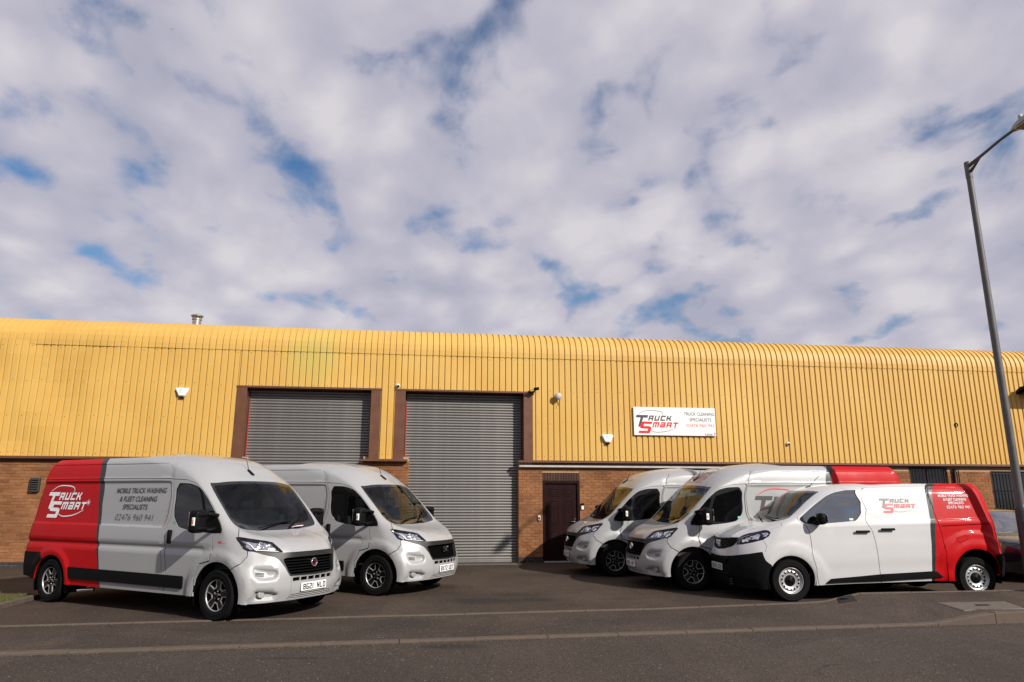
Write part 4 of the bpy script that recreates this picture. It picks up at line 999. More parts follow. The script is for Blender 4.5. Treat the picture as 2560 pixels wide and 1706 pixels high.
    bb = MB(); bb.prism([(.0, .5), (.0, 1.18), (-.30, 1.215), (-.52, 1.17), (-.58, .6)], -.80, .80); ds = K.add('dashboard', bb.mesh('dashboard', M['interior']))
    K.add('steering_wheel', steering_mesh(), ds, (-.78, -.42, 1.12), (0, R(-62), 0))
    bb = MB(); bb.box((-1.72, -.80, .4), (-1.70, .80, 1.45)); bb.box((-1.72, -.68, 1.45), (-1.70, .68, 1.78)); K.add('bulkhead', bb.mesh('bulkhead', M['bulkhead']))
    bb = MB(); bb.box((-1.70, -.8, .4), (.0, .8, .43)); K.add('cab_floor', bb.mesh('cab_floor', M['interior']))
    bb = MB(); bb.xbox(Matrix.Translation((-.90, 0, 1.885)) @ Matrix.Rotation(R(15), 4, 'Y'), (.09, .05, .035), .015); bb.tube([(-.92, 0, 1.89), (-1.13, 0, 2.09)], [.006, .004], 6); K.add('antenna', bb.mesh('antenna', M['plastic']))
    add_wheels(K, 3.275, .338, .215, .212, .925, steel_mesh(.205))
    return K, S, P

# ------------------------------------------------------------------ dark saloon car
def car_net():
    F = [[(.78, 0, .20), (.76, .3, .20), (.68, .55, .20), (.56, .72, .20), (.44, .82, .20), (.32, .86, .20)],
         [(.86, 0, .42), (.84, .3, .42), (.75, .55, .42), (.62, .73, .42), (.46, .84, .42), (.30, .885, .42)],
         [(.86, 0, .62), (.84, .3, .62), (.76, .55, .62), (.62, .73, .62), (.44, .84, .62), (.22, .895, .62)],
         [(.80, 0, .76), (.78, .3, .76), (.69, .55, .76), (.55, .72, .76), (.36, .83, .765), (.12, .89, .77)],
         [(.45, 0, .88), (.43, .3, .88), (.36, .52, .875), (.25, .68, .87), (.10, .80, .875), (-.10, .875, .88)],
         [(-.25, 0, .98), (-.27, .3, .98), (-.33, .52, .97), (-.38, .66, .965), (-.45, .78, .965), (-.55, .86, .96)],
         [(-.75, 0, 1.26), (-.77, .28, 1.26), (-.82, .46, 1.25), (-.87, .57, 1.24), (-.95, .66, 1.225), (-1.05, .73, 1.20)],
         [(-1.20, 0, 1.43), (-1.21, .26, 1.425), (-1.25, .42, 1.415), (-1.30, .51, 1.40), (-1.38, .58, 1.38), (-1.48, .635, 1.355)],
         [(-1.75, 0, 1.475), (-1.75, .25, 1.47), (-1.77, .38, 1.46), (-1.80, .46, 1.45), (-1.84, .51, 1.435), (-1.90, .55, 1.42)]]
    ysz = [(.24, .86), (.42, .885), (.62, .90), (.78, .90), (.90, .89), (.98, .865), (1.20, .75), (1.36, .66), (1.43, .58)]
    rearx = [-3.35, -3.42, -3.42, -3.40, -3.38, -3.32, -3.0, -2.75, -2.55]; rows = []
    for k, f in enumerate(F):
        z, y = ysz[k]; rx = rearx[k]; x5, y5, z5 = f[5]; r = []
        for t in (.2, .5, .8, .93): r.append((x5 + (rx + .2 - x5) * t, y, z5 + (z - z5) * t))
        r += [(rx + .1, y - .04, z), (rx + .02, y - .14, z), (rx, y * .5, z), (rx, 0, z)]; rows.append(list(f) + r)
    return rows, [0, .22, .42, .58, .92, 1.6, 2.2, 2.7, 3.3], [0, .3, .57, .78, 1.0, 1.22, 1.9, 2.9, 3.9, 4.35, 4.6, 4.75, 5.15, 5.6]
def build_car():
    rows, vk, uk = car_net(); S = Skin(rows, vk, uk); P = Panels(S, 1.22, .06); K = Kit()
    ws = P.front([(0, 1.40), (.40, 1.39), (.52, 1.37), (.66, 1.10), (.70, 1.01), (.52, .985), (0, .99)]); ws[0, 0] = ws[-1, 0] = 0
    gr = P.front([(0, .72), (.40, .715), (.48, .69), (.36, .62), (0, .61)]); gr[0, 0] = gr[-1, 0] = 0
    lg = P.front([(0, .44), (.55, .44), (.62, .30), (0, .28)]); lg[0, 0] = lg[-1, 0] = 0
    hl = P.front([(.53, .72), (.66, .78), (.80, .80), (.83, .76), (.70, .68), (.56, .665)])
    ar = .36; circ = lambda cx: P.side([(cx + ar * math.cos(t), max(.16, .31 + ar * math.sin(t))) for t in np.linspace(-.2 * math.pi, 1.2 * math.pi, 36)])
    af, ab = [np.concatenate([[(q[0][0], -.2)], q, [(q[-1][0], -.2)]]) for q in (circ(-.02), circ(-2.62))]
    win = fillet(P.side([(-.72, 1.0), (-1.25, 1.28), (-1.6, 1.36), (-2.2, 1.34), (-2.72, 1.22), (-2.9, 1.05), (-2.85, .99)]), .04)
    bon = np.concatenate([P.front([(0, .765), (.5, .76), (.66, .80), (.82, .84)]), P.near([(-.3, .80, .95)]), P.front([(.70, 1.0), (.52, .98), (0, .985)])]); bon[0, 0] = bon[-1, 0] = 0
    for q in (ws, gr, lg, hl, af, ab, win): P.con(q)
    P.gap(P.front([(0, .765), (.5, .76), (.66, .80), (.82, .84)]), .003)
    P.triangulate(); P.disp = np.zeros(len(P.uv))
    paint = simple('dark car paint', (.010, .012, .018), .25, .3, 1.0, coatr=.03)
    wsm = P.take(ws); grm = P.take(gr); lgm = P.take(lg); hlm = P.take(hl); P.take(af); P.take(ab); winm = P.take(win); bom = P.take(bon)
    K.add('body', P.mesh('body', ~P.taken, paint)); K.add('bonnet', P.mesh('bonnet', bom, paint)); K.add('roof', roof_mesh('roof', S, [paint], [], .01))
    g_ = K.add('grille', P.mesh('grille', grm | lgm, M['dark'], off=-.03, thick=0))
    b = MB()
    for zz in (.63, .655, .68, .70): b.box((.80, -.38, zz), (.855, .38, zz + .01), .002)
    K.add('grille_bar', b.mesh('grille_bar', M['chrome']), g_)
    K.add('windscreen', P.mesh('windscreen', wsm, M['glass_car'], off=-.003, thick=0))
    b = MB(); b.lathe([(.045, 0), (.045, .012), (.036, .014), (.036, .008), (0, .008)], Matrix.Translation((.74, 0, .80)) @ Matrix.Rotation(R(60), 4, 'Y'), 20); b.box((.755, -.03, .80), (.762, .03, .812)); K.add('badge', b.mesh('badge', M['chrome']))
    for sg in (1, -1):
        K.add('side_window', P.mesh('side_window', winm, M['glass_film'], mode=sg, off=-.004, thick=0))
        K.add('headlight', P.mesh('headlight', hlm, M['frit'], mode=sg, off=-.01, thick=.02))
        b = MB(); b.xbox(Matrix.Translation((-.75, sg * .98, 1.02)), (.12, .18, .12), .04); b.tube([(-.72, sg * .84, .97), (-.74, sg * .93, 1.0)], .02, 6); K.add('mirror', b.mesh('mirror', paint))
    b = MB(); b.box((-3.2, -.55, .2), (.6, .55, .4)); K.add('underbody', b.mesh('underbody', M['dark']))
    for sg in (1, -1):
        for q in (-.02, -2.62): K.add('wheel_arch', arch_liner(q, .31, ar + .02, .55, .87, sg).mesh('wheel_arch', M['dark']))
    b = MB(); b.prism([(-.3, .5), (-.3, .9), (-.75, .93), (-.9, .6)], -.66, .66); b.box((-2.6, -.65, .4), (-.4, .65, .45)); K.add('dashboard', b.mesh('dashboard', M['interior']))
    for yy in (-.36, .36): K.add('seat', seat_mesh(.46), None, (-.95, yy, -.42), (0, 0, 0), (1, 1, .98))
    add_wheels(K, 2.60, .31, .2, .2, .89, alloy_mesh(.2))
    return K, S
# ------------------------------------------------------------------ warehouse
FR = Matrix.Translation((0, DIST, 0)) @ Matrix.Rotation(PSI, 4, 'Z')      # facade frame: x along, y into the building
def W3(s, t, z=0): return FR @ Vector((s, -t, z))
def mat_cladding():
    m = material('yellow coated cladding'); n, l = NT(m.node_tree)
    out = n('ShaderNodeOutputMaterial'); b = n('ShaderNodeBsdfPrincipled', inp={'Roughness': .5, 'Specular IOR Level': .35}); l(b.outputs[0], out.inputs[0])
    ge = n('ShaderNodeNewGeometry'); oi = n('ShaderNodeObjectInfo')
    def noise(scale, det=5, vec=(1, 1, 1), rough=.6):
        mp = n('ShaderNodeMapping', inp={'Scale': vec}); l(ge.outputs['Position'], mp.inputs[0])
        t = n('ShaderNodeTexNoise', inp={'Scale': scale, 'Detail': det, 'Roughness': rough}); l(mp.outputs[0], t.inputs['Vector']); return t.outputs['Fac']
    def rng_(a, f0, f1, t0, t1):
        r = n('ShaderNodeMapRange', inp={'From Min': f0, 'From Max': f1, 'To Min': t0, 'To Max': t1}); l(a, r.inputs[0]); return r.outputs[0]
    def mix(f, a, c, bt='MIX'):
        x = n('ShaderNodeMix', data_type='RGBA', blend_type=bt)
        if isinstance(f, float): x.inputs[0].default_value = f
        else: l(f, x.inputs[0])
        if isinstance(a, tuple): x.inputs[6].default_value = (*a, 1)
        else: l(a, x.inputs[6])
        if isinstance(c, tuple): x.inputs[7].default_value = (*c, 1)
        else: l(c, x.inputs[7])
        return x.outputs[2]
    base = mix(oi.outputs['Random'], (.56, .35, .088), (.60, .38, .10))
    base = mix(rng_(noise(.35, 4), .4, .7, 0, .5), base, (.50, .265, .05))
    streak = rng_(noise(2.2, 6, (1, 1, .12)), .52, .75, 0, .35); base = mix(streak, base, (.50, .29, .07))
    grime = rng_(noise(14, 5), .6, .8, 0, .25); base = mix(grime, base, (.35, .22, .07))
    # green growth over the first doorway and a brown stain towards the left end
    def blob(loc, sc, col, k, base):
        mp = n('ShaderNodeMapping', vector_type='POINT'); mp.inputs['Location'].default_value = (-loc[0] / sc[0], -loc[1] / sc[1], -loc[2] / sc[2]); mp.inputs['Scale'].default_value = (1 / sc[0], 1 / sc[1], 1 / sc[2]); l(ge.outputs['Position'], mp.inputs[0])
        ln = n('ShaderNodeVectorMath', operation='LENGTH'); l(mp.outputs[0], ln.inputs[0])
        nz = n('ShaderNodeMath', operation='MULTIPLY_ADD', inp={1: 1.2}); l(noise(2.5, 4, (1, 1, .3)), nz.inputs[0]); l(ln.outputs[1], nz.inputs[2])
        return mix(rng_(nz.outputs[0], .7, 1.6, k, 0), base, col)
    p = W3(-5.5, 0, 5.5); base = blob(tuple(p), (1.0, .9, 1.1), (.44, .41, .11), .6, base)
    p = W3(-11.3, 0, 5.3); base = blob(tuple(p), (1.0, .9, .8), (.42, .24, .05), .5, base)
    l(base, b.inputs['Base Color'])
    bp = n('ShaderNodeBump', inp={'Strength': .12, 'Distance': .01}); l(noise(6, 3), bp.inputs['Height']); l(bp.outputs[0], b.inputs['Normal'])
    return m
M['cladding'] = mat_cladding()
M['brown'] = simple('brown pressed metal', (.115, .045, .022), .45, var=.12, vscale=4)
M['brown_dark'] = simple('dark brown flashing', (.06, .026, .015), .5, var=.15)
M['red_edge'] = simple('red guide channel', (.30, .025, .012), .5)
def mat_brick(cols, mortar=False):
    m = material('brick'); n, l = NT(m.node_tree)
    out = n('ShaderNodeOutputMaterial'); b = n('ShaderNodeBsdfPrincipled', inp={'Roughness': .85, 'Specular IOR Level': .2}); l(b.outputs[0], out.inputs[0])
    ge = n('ShaderNodeNewGeometry'); oi = n('ShaderNodeObjectInfo')
    ad = n('ShaderNodeMath', operation='ADD'); l(ge.outputs['Random Per Island'], ad.inputs[0]); l(oi.outputs['Random'], ad.inputs[1])
    fr = n('ShaderNodeMath', operation='FRACT'); l(ad.outputs[0], fr.inputs[0])
    rp = n('ShaderNodeValToRGB'); l(fr.outputs[0], rp.inputs[0]); cr = rp.color_ramp
    cr.elements[0].color = (*cols[0], 1); cr.elements[1].color = (*cols[-1], 1)
    for i, c in enumerate(cols[1:-1]): e = cr.elements.new((i + 1) / (len(cols) - 1)); e.color = (*c, 1)
    t = n('ShaderNodeTexNoise', inp={'Scale': 30, 'Detail': 6, 'Roughness': .65}); l(ge.outputs['Position'], t.inputs['Vector'])
    t2 = n('ShaderNodeTexNoise', inp={'Scale': 1.3, 'Detail': 4}); l(ge.outputs['Position'], t2.inputs['Vector'])
    ml = n('ShaderNodeMath', operation='MULTIPLY'); l(t.outputs['Fac'], ml.inputs[0]); l(t2.outputs['Fac'], ml.inputs[1])
    mr = n('ShaderNodeMapRange', inp={'From Min': .1, 'From Max': .42, 'To Min': .62, 'To Max': 1.3}); l(ml.outputs[0], mr.inputs[0])
    sc = n('ShaderNodeVectorMath', operation='SCALE'); l(rp.outputs[0], sc.inputs[0]); l(mr.outputs[0], sc.inputs['Scale']); l(sc.outputs[0], b.inputs['Base Color'])
    bp = n('ShaderNodeBump', inp={'Strength': .4, 'Distance': .004}); l(t.outputs['Fac'], bp.inputs['Height']); l(bp.outputs[0], b.inputs['Normal'])
    return m
M['brick'] = mat_brick([(.22, .090, .036), (.25, .108, .045), (.19, .074, .030), (.27, .124, .054), (.23, .095, .039)])
M['brick_dark'] = mat_brick([(.055, .03, .022), (.075, .038, .028), (.06, .034, .028)])
M['brick_blue'] = mat_brick([(.03, .028, .03), (.045, .038, .038), (.036, .03, .03)])
M['mortar'] = simple('mortar', (.36, .25, .15), .95, var=.2, vscale=6)
M['concrete'] = simple('grey coping', (.42, .40, .37), .85, var=.2, vscale=4)
def mat_shutter():
    m = simple('galvanised slat', (.235, .225, .21), .45, .6, var=.10, vscale=1.5); return m
M['shutter'] = mat_shutter()
M['door_paint'] = simple('dark maroon door', (.016, .0045, .005), .45, 0, .0, spec=.12, var=.05)
M['white_plastic'] = simple('white plastic', (.74, .74, .72), .4, var=.04)
M['grey_plastic'] = simple('grey dome plastic', (.40, .385, .37), .55, var=.12, vscale=12)
M['galv'] = simple('galvanised steel', (.30, .295, .28), .45, .7, var=.2, vscale=6)
M['post'] = simple('weathered lamp post steel', (.105, .10, .098), .55, .35, var=.25, vscale=5)
M['post_dark'] = simple('painted post base', (.035, .036, .04), .5, .1, var=.2, vscale=5)
M['roof_grey'] = simple('roof sheet', (.25, .22, .18), .7)
M['stainless'] = simple('stainless flue', (.48, .46, .42), .32, .85, var=.15, vscale=5)

WH = empty('warehouse', (0, DIST, 0), (0, 0, PSI)); sgroup(WH, 'long yellow ribbed metal clad warehouse on brown brick base with curved eaves', 'warehouse')
ZB, ZL, SX0, SX1 = 2.70, 5.61, -24.0, 30.0          # bottom of sheets, lap line, extent
PIT = .1702
RIB = [(0.0, .030), (.112, .030), (.122, .0), (.160, .0), (.1702, .030)]
def rib_line(s0, s1, ph=0.0):
    """(s, out) breakpoints of the corrugation between two ends"""
    pts = []; k0 = math.floor((s0 - ph) / PIT); k1 = math.ceil((s1 - ph) / PIT)
    for k in range(k0, k1 + 1):
        for a, d in RIB[:-1]: pts.append((ph + k * PIT + a, d))
    def at(s):
        q = (s - ph) % PIT
        for (a, d), (c, e) in zip(RIB, RIB[1:]):
            if a <= q <= c: return d + (e - d) * (q - a) / (c - a)
        return .03
    return [(s0, at(s0))] + [p for p in pts if s0 + 1e-4 < p[0] < s1 - 1e-4] + [(s1, at(s1))]
def wob(s, z):                                     # old dents and oil-canning, strongest at the left end
    k = max(0.0, min(1.0, (-8.5 - s) / 4)); k2 = .0025
    return (k2 + .022 * k) * (math.sin(1.9 * s + 1.3 * z) * math.sin(2.3 * z - .6 * s) + .6 * math.sin(4.1 * s + 2 * z)) * (1 if z > ZB + .15 else .3)
def sheet(s0, s1, z0, z1, out=0):
    b = bmesh.new(); L = rib_line(s0, s1); nz = max(2, int((z1 - z0) / .35)); rows = []
    for j in range(nz + 1):
        z = z0 + (z1 - z0) * j / nz; rows.append([b.verts.new((s + (.35 * wob(s + 9, z) if s < -9 else 0), -(d + out + wob(s, z)), z)) for s, d in L])
    for a, c in zip(rows, rows[1:]):
        for i in range(len(L) - 1): b.faces.new([a[i], a[i + 1], c[i + 1], c[i]])
    me = bpy.data.meshes.new('cladding_sheet'); b.to_mesh(me); b.free(); me.materials.append(M['cladding']); return me
NS = 6; SW = NS * PIT
doors = [(-7.37, -3.605), (-3.215, .585)]; ZT = 4.575
s = math.floor(SX0 / SW) * SW
while s < SX1:
    cuts = [s, s + SW] + [d for q in doors for d in q if s < d < s + SW]; cuts = sorted(cuts)
    for a, c in zip(cuts, cuts[1:]):
        if c - a < .02: continue
        mid = (a + c) / 2; z0 = ZT if any(d0 < mid < d1 for d0, d1 in doors) else ZB
        mk('cladding_sheet', sheet(a + .002, c - .002, z0, ZL + .06), WH)
    # curved eave sheet over the lap, then up onto the roof
    b = bmesh.new(); L = rib_line(s + .002, s + SW - .002); prof = [(.016, ZL - .05, 0), (.016, ZL + .10, 0)]
    Rr = .62
    for k in range(0, 13):
        a = R(84) * k / 12; prof.append((.016 - Rr * (1 - math.cos(a)), ZL + .10 + Rr * math.sin(a), a))
    e_ = prof[-1]; prof.append((e_[0] - 2.2, e_[1] + 2.2 * math.tan(R(6)), R(84)))
    rows = []
    for k, (o, z, a) in enumerate(prof):
        cr = .0035 * (k % 2) if 2 < k < 15 else 0          # crimped bend
        rows.append([b.verts.new((x, -(o + (d - cr) * math.cos(a)), z + (d - cr) * math.sin(a))) for x, d in L])
    for a, c in zip(rows, rows[1:]):
        for i in range(len(L) - 1): b.faces.new([a[i], a[i + 1], c[i + 1], c[i]])
    me = bpy.data.meshes.new('eave_sheet'); b.to_mesh(me); b.free(); me.materials.append(M['cladding']); mk('eave_sheet', me, WH)
    s += SW
# fixings
b = MB()
for z in (2.80, 3.72, 4.62, 5.50):
    k = 0
    for k in range(int(SX0 / PIT), int(SX1 / PIT)):
        x = k * PIT + .056 + random.uniform(-.01, .01)
        if any(d0 - .05 < x < d1 + .05 for d0, d1 in doors) and z < ZT + .04: continue
        if z not in (2.80,) and k % 2: continue
        zz = z + random.uniform(-.03, .03); o = -.031 - wob(x, zz); b.poly([(x - .009, o, zz - .009), (x + .009, o, zz - .009), (x + .009, o - .004, zz + .009), (x - .009, o - .004, zz + .009)])
sgroup(b.build('fixing', simple('rusty fixing', (.16, .07, .025), .8), WH), kind='stuff')
# backing, roof, gable ends
b = MB(); b.box((SX0, .05, 2.72), (doors[0][0], .25, 5.9)); b.box((doors[0][1], .05, 2.72), (doors[1][0], .25, 5.9)); b.box((doors[1][1], .05, 2.72), (SX1, .25, 5.9))
for d0, d1 in doors: b.box((d0, .05, ZT + .03), (d1, .25, 5.9))
b.box((SX0, .8, 0), (SX0 + .2, 14, 6.2)); b.box((SX1 - .2, .8, 0), (SX1, 14, 6.2)); b.box((SX0, 13.8, 0), (SX1, 14, 6.2))
b.build('wall_lining', M['roof_grey'], WH)
b = MB(); b.poly([(SX0, 2.5, 6.42), (SX1, 2.5, 6.42), (SX1, 14.2, 7.6), (SX0, 14.2, 7.6)]); b.poly([(SX0, 14.2, 6.0), (SX0, 14.2, 7.6), (SX1, 14.2, 7.6), (SX1, 14.2, 6.0)]); b.build('roof', M['roof_grey'], WH)
# flashings at the foot of the sheets
def strip(name, s0, s1, z0, z1, o0, o1, mat): b = MB(); b.box((s0, -o1, z0), (s1, -o0, z1), .004); return b.build(name, mat, WH)
strip('sill_flashing', SX0, -7.37, 2.635, 2.695, -.06, .075, M['brown']); strip('sill_flashing', -4.10, -2.83, 2.635, 2.695, -.10, .10, M['brown']); strip('sill_flashing', .17, SX1, 2.635, 2.695, -.06, .075, M['brown'])
strip('sill_flashing', -7.9, -7.0, 2.64, 2.69, -.3, .085, M['brown'])
strip('coping_strip', .20, 7.2, 2.515, 2.565, -.10, .045, M['concrete'])
strip('soffit', SX0, -7.38, 2.60, 2.635, -.16, .03, M['brown_dark']); strip('soffit', .585, SX1, 2.60, 2.635, -.16, .03, M['brown_dark'])
# door surrounds
for (d0, d1), (i0, i1) in zip(doors, ((-7.115, -3.865), (-2.945, .325))):
    strip('door_jamb', d0, i0, 2.695, 4.545, -.02, .045, M['brown']); strip('door_jamb', i1, d1, 2.695, 4.545, -.02, .045, M['brown'])
    strip('door_reveal', i0 - .03, i0, 2.695, 4.52, -.36, .03, M['brown']); strip('door_reveal', i1, i1 + .03, 2.695, 4.52, -.36, .03, M['brown'])
    strip('door_lintel', d0 - .01, d1 + .01, 4.548, 4.60, -.36, .05, M['brown'])
    strip('red_channel', i0 + .002, i0 + .05, 0.02, 4.2, -.33, -.24, M['red_edge'])
# ---- bricks
BL, BH, MJ = .2255, .0755, .010
FACE = .065                                         # brick face sits back from the sheets
zones = [(-24.0, -7.0, 0, 2.60, FACE), (-4.0, -2.80, 0, 2.635, FACE - .0), (.20, 30.0, 0, 2.51, FACE)]
holes = [(.86, 1.90, 0, 2.37), (11.95, 13.17, .95, 2.62), (14.62, 16.4, .95, 2.50)]
BWALL = {}
for zi, (a, c, z0, z1, fc) in enumerate(zones):
    b = MB(); cutx = sorted({a, c, *[h[k] for h in holes for k in (0, 1) if a < h[0] < c]})
    for x0, x1 in zip(cutx, cutx[1:]):
        hh = [h for h in holes if h[0] <= (x0 + x1) / 2 <= h[1]]; spans = [(z0, z1 + .13)] if not hh else [(z0, hh[0][2]), (hh[0][3], z1 + .13)]
        for q0, q1 in spans:
            if q1 - q0 > .01: b.box((x0, fc + .009, q0), (x1, fc + .24, q1))
    BWALL[zi] = b.build('brick_wall', M['mortar'], WH)
def brick_geo(bm, x0, x1, z0, z1, y, dy=0):
    v = [bm.verts.new(p) for p in [(x0, y - dy, z0), (x1, y - dy, z0), (x1, y - dy, z1), (x0, y - dy, z1), (x0, y + .02, z0), (x1, y + .02, z0), (x1, y + .02, z1), (x0, y + .02, z1)]]
    for q in [(0, 1, 2, 3), (1, 0, 4, 5), (2, 1, 5, 6), (3, 2, 6, 7), (0, 3, 7, 4)]: bm.faces.new([v[i] for i in q])
full = bmesh.new(); brick_geo(full, 0, BL - MJ, 0, BH - MJ, 0); bme = bpy.data.meshes.new('brick'); full.to_mesh(bme); full.free(); bme.materials.append(M['brick'])
blue_me = bme.copy(); blue_me.materials.clear(); blue_me.materials.append(M['brick_blue'])
cand = []; stuff = {0: bmesh.new(), 1: bmesh.new(), 2: bmesh.new()}
for zi, (a, c, z0, z1, fc) in enumerate(zones):
    nr = int((z1 - z0) / BH)
    for r_ in range(nr + 1):
        zz = z0 + r_ * BH; x = a - (BL / 2 if r_ % 2 else 0)
        top = min(zz + BH - MJ, z1)
        if top - zz < .02: continue
        while x < c:
            p0, p1 = max(x, a), min(x + BL - MJ, c); segs = [(p0, p1)]
            for h0, h1, g0, g1 in holes:
                if zz + BH > g0 and zz < g1:
                    ns = []
                    for q0, q1 in segs:
                        if q1 <= h0 or q0 >= h1: ns.append((q0, q1))
                        else:
                            if q0 < h0: ns.append((q0, h0 - .003))
                            if q1 > h1: ns.append((h1 + .003, q1))
                    segs = ns
            for q0, q1 in segs:
                if q1 - q0 < .02: continue
                dy = random.uniform(0, .004); isfull = q1 - q0 > BL - MJ - 1e-4 and top - zz > BH - MJ - 1e-4
                near = (zi == 2 and .15 < q0 < 3.2) or (zi == 0 and q0 > -12.6 and q0 < -11.2) or (zi == 1 and zz > 2.0)
                cand.append((zi, q0, q1, zz, top, fc, dy, isfull, near, r_ < 2))
            x += BL
def vis_rank(c):
    zi, q0, q1, zz, top, fc, dy, isf, near, bl = c
    d = 0 if (zi == 2 and .15 < q0 < .9) else (1 if zi == 2 and q0 < 2.6 and zz > 1.3 else (2 if zi == 1 and q0 > -3.5 else (3 if zi == 0 and q0 < -11.6 and zz > .4 else 9)))
    return d
order = sorted(range(len(cand)), key=lambda i: (vis_rank(cand[i]), abs(cand[i][1] - .6)))
single = set([i for i in order if cand[i][7] and vis_rank(cand[i]) < 9][:297])
cnt = 0
for i, (zi, q0, q1, zz, top, fc, dy, isf, near, bl) in enumerate(cand):
    if i in single: mk('brick', blue_me if bl else bme, BWALL[zi], (q0, fc - dy, zz))
    else:
        n0 = len(stuff[zi].faces); brick_geo(stuff[zi], q0, q1, zz, top, fc, dy)
        if bl:
            stuff[zi].faces.ensure_lookup_table()
            for f in stuff[zi].faces[n0:]: f.material_index = 1
for zi, bm in stuff.items():
    me = bpy.data.meshes.new('brickwork'); bm.to_mesh(me); bm.free(); me.materials.append(M['brick']); me.materials.append(M['brick_blue']); sgroup(mk('brickwork', me, BWALL[zi]), kind='stuff')
# returns of the brick piers beside the doors
b = MB(); b.box((-2.80, FACE + .01, 0), (-2.79, FACE + .30, 2.63)); b.box((.19, FACE + .01, 0), (.20, FACE + .30, 2.51)); b.box((-4.01, FACE + .01, 0), (-4.0, FACE + .3, 2.63)); b.box((-7.0, FACE + .01, 0), (-6.99, FACE + .30, 2.6)); b.build('pier_return', M['brick'], WH)
# soldier course over the entrance door
for k in range(14):
    me = MB(); me.box((.862 + k * .0742, FACE - .004, 2.15), (.862 + k * .0742 + .064, FACE + .05, 2.365), .002); me.build('soldier_brick', M['brick_dark'], BWALL[2])
# ---- roller shutters
def shutter(i0, i1, label):
    rt = empty('roller_shutter', ((i0 + i1) / 2, .0, 0)); rt.parent = None; rt.matrix_world = FR @ Matrix.Translation(((i0 + i1) / 2, .30, 0)); sgroup(rt, label, 'roller shutter', 'roller shutter doors of the warehouse')
    w = i1 - i0; hs = .0755; bm = bmesh.new(); n = 6; rows = []
    pr = [(0, .0), (.004, -.012), (.02, -.028), (.042, -.029), (.060, -.016), (.067, .0), (.0755, .002)]
    for z, o in pr: rows.append([bm.verts.new((x, o, z)) for x in (-w / 2, w / 2)])
    for a, c in zip(rows, rows[1:]): f = bm.faces.new([a[0], a[1], c[1], c[0]]); f.smooth = True
    me = bpy.data.meshes.new('slat'); bm.to_mesh(me); bm.free(); me.materials.append(M['shutter'])
    for k in range(59): mk('slat', me, rt, (random.uniform(-.004, .004), random.uniform(-.002, .002), .08 + k * hs))
    b = MB(); b.box((-w / 2, -.03, .0), (w / 2, .03, .085), .006); b.build('bottom_rail', M['shutter'], rt)
    for sg in (-1, 1): b = MB(); b.box((sg * (w / 2 + .03) - .035, -.06, 0), (sg * (w / 2 + .03) + .035, .06, 4.55)); b.build('guide_rail', M['brown_dark'], rt)
    return rt
shutter(-7.09, -3.89, 'left roller shutter of grey ridged slats, half hidden behind the two left vans')
shutter(-2.92, .295, 'right roller shutter of grey ridged slats, closed down to the ground beside brick pier')
# ---- entrance door
ED = empty('entrance_door'); ED.matrix_world = FR @ Matrix.Translation((1.38, FACE + .05, 0)); sgroup(ED, 'dark maroon six panel entrance door in brick wall under dark soldier bricks', 'door')
b = MB(); b.box((-.52, -.045, 0), (-.455, .06, 2.14), .005); b.box((.455, -.045, 0), (.52, .06, 2.14), .005); b.box((-.455, -.045, 2.08), (.455, .06, 2.14), .005); b.build('door_frame', M['door_paint'], ED)
b = MB(); b.box((-.454, .0, .03), (.454, .045, 2.078)); b.build('door_leaf', M['door_paint'], ED)
for x0, x1 in ((-.335, -.06), (.06, .335)):
    for z0, z1 in ((1.74, 1.94), (.98, 1.62), (.22, .82)):
        b = MB()
        for q in ((x0, z1 - .02, x1, z1), (x0, z0, x1, z0 + .02), (x0, z0 + .02, x0 + .02, z1 - .02), (x1 - .02, z0 + .02, x1, z1 - .02)): b.box((q[0], -.010, q[1]), (q[2], .0, q[3]), .003)
        b.box((x0 + .05, -.009, z0 + .05), (x1 - .05, .0, z1 - .05), .006); b.build('door_panel', M['door_paint'], ED)
b = MB(); b.box((.375, -.012, .93), (.415, .0, 1.15), .004); b.tube([(.395, -.01, 1.06), (.395, -.05, 1.06), (.27, -.052, 1.06)], .010, 8); b.build('door_handle', M['chrome'], ED)
b = MB(); b.box((-.5, -.10, 0), (.5, .05, .028), .004); b.build('threshold', M['concrete'], ED)
def at(s, z, out=0.0): return FR @ Matrix.Translation((s, -out, z))
def fixed(name, me, s, z, out, label, cat, group=None, rot=0):
    o = mk(name, me); o.matrix_world = at(s, z, out) @ Matrix.Rotation(rot, 4, 'Z'); sgroup(o, label, cat, group); return o
# key safe and intercom
o = empty('key_safe'); o.matrix_world = at(.755, 1.16, -FACE + .0); sgroup(o, 'small white key safe on brick wall left of the maroon door', 'key safe')
b = MB(); b.box((-.035, -.045, -.06), (.035, .0, .07), .012); b.build('case', M['white_plastic'], o); b = MB(); b.box((-.022, -.052, -.04), (.022, -.044, .02), .003); b.build('keypad', M['plastic'], o); b = MB(); b.tube([(0, -.02, -.06), (.0, -.03, -.09)], .012, 8); b.build('latch', M['ink_red'], o)
o = empty('intercom'); o.matrix_world = at(1.97, 1.46, -FACE + .0); sgroup(o, 'white and black intercom on brick wall right of the maroon door', 'intercom')
b = MB(); b.box((-.045, -.028, -.09), (.045, .0, .09), .008); b.build('case', M['plastic'], o); b = MB(); b.box((-.034, -.034, -.08), (.034, -.027, .02), .004); b.build('call_panel', M['white_plastic'], o)
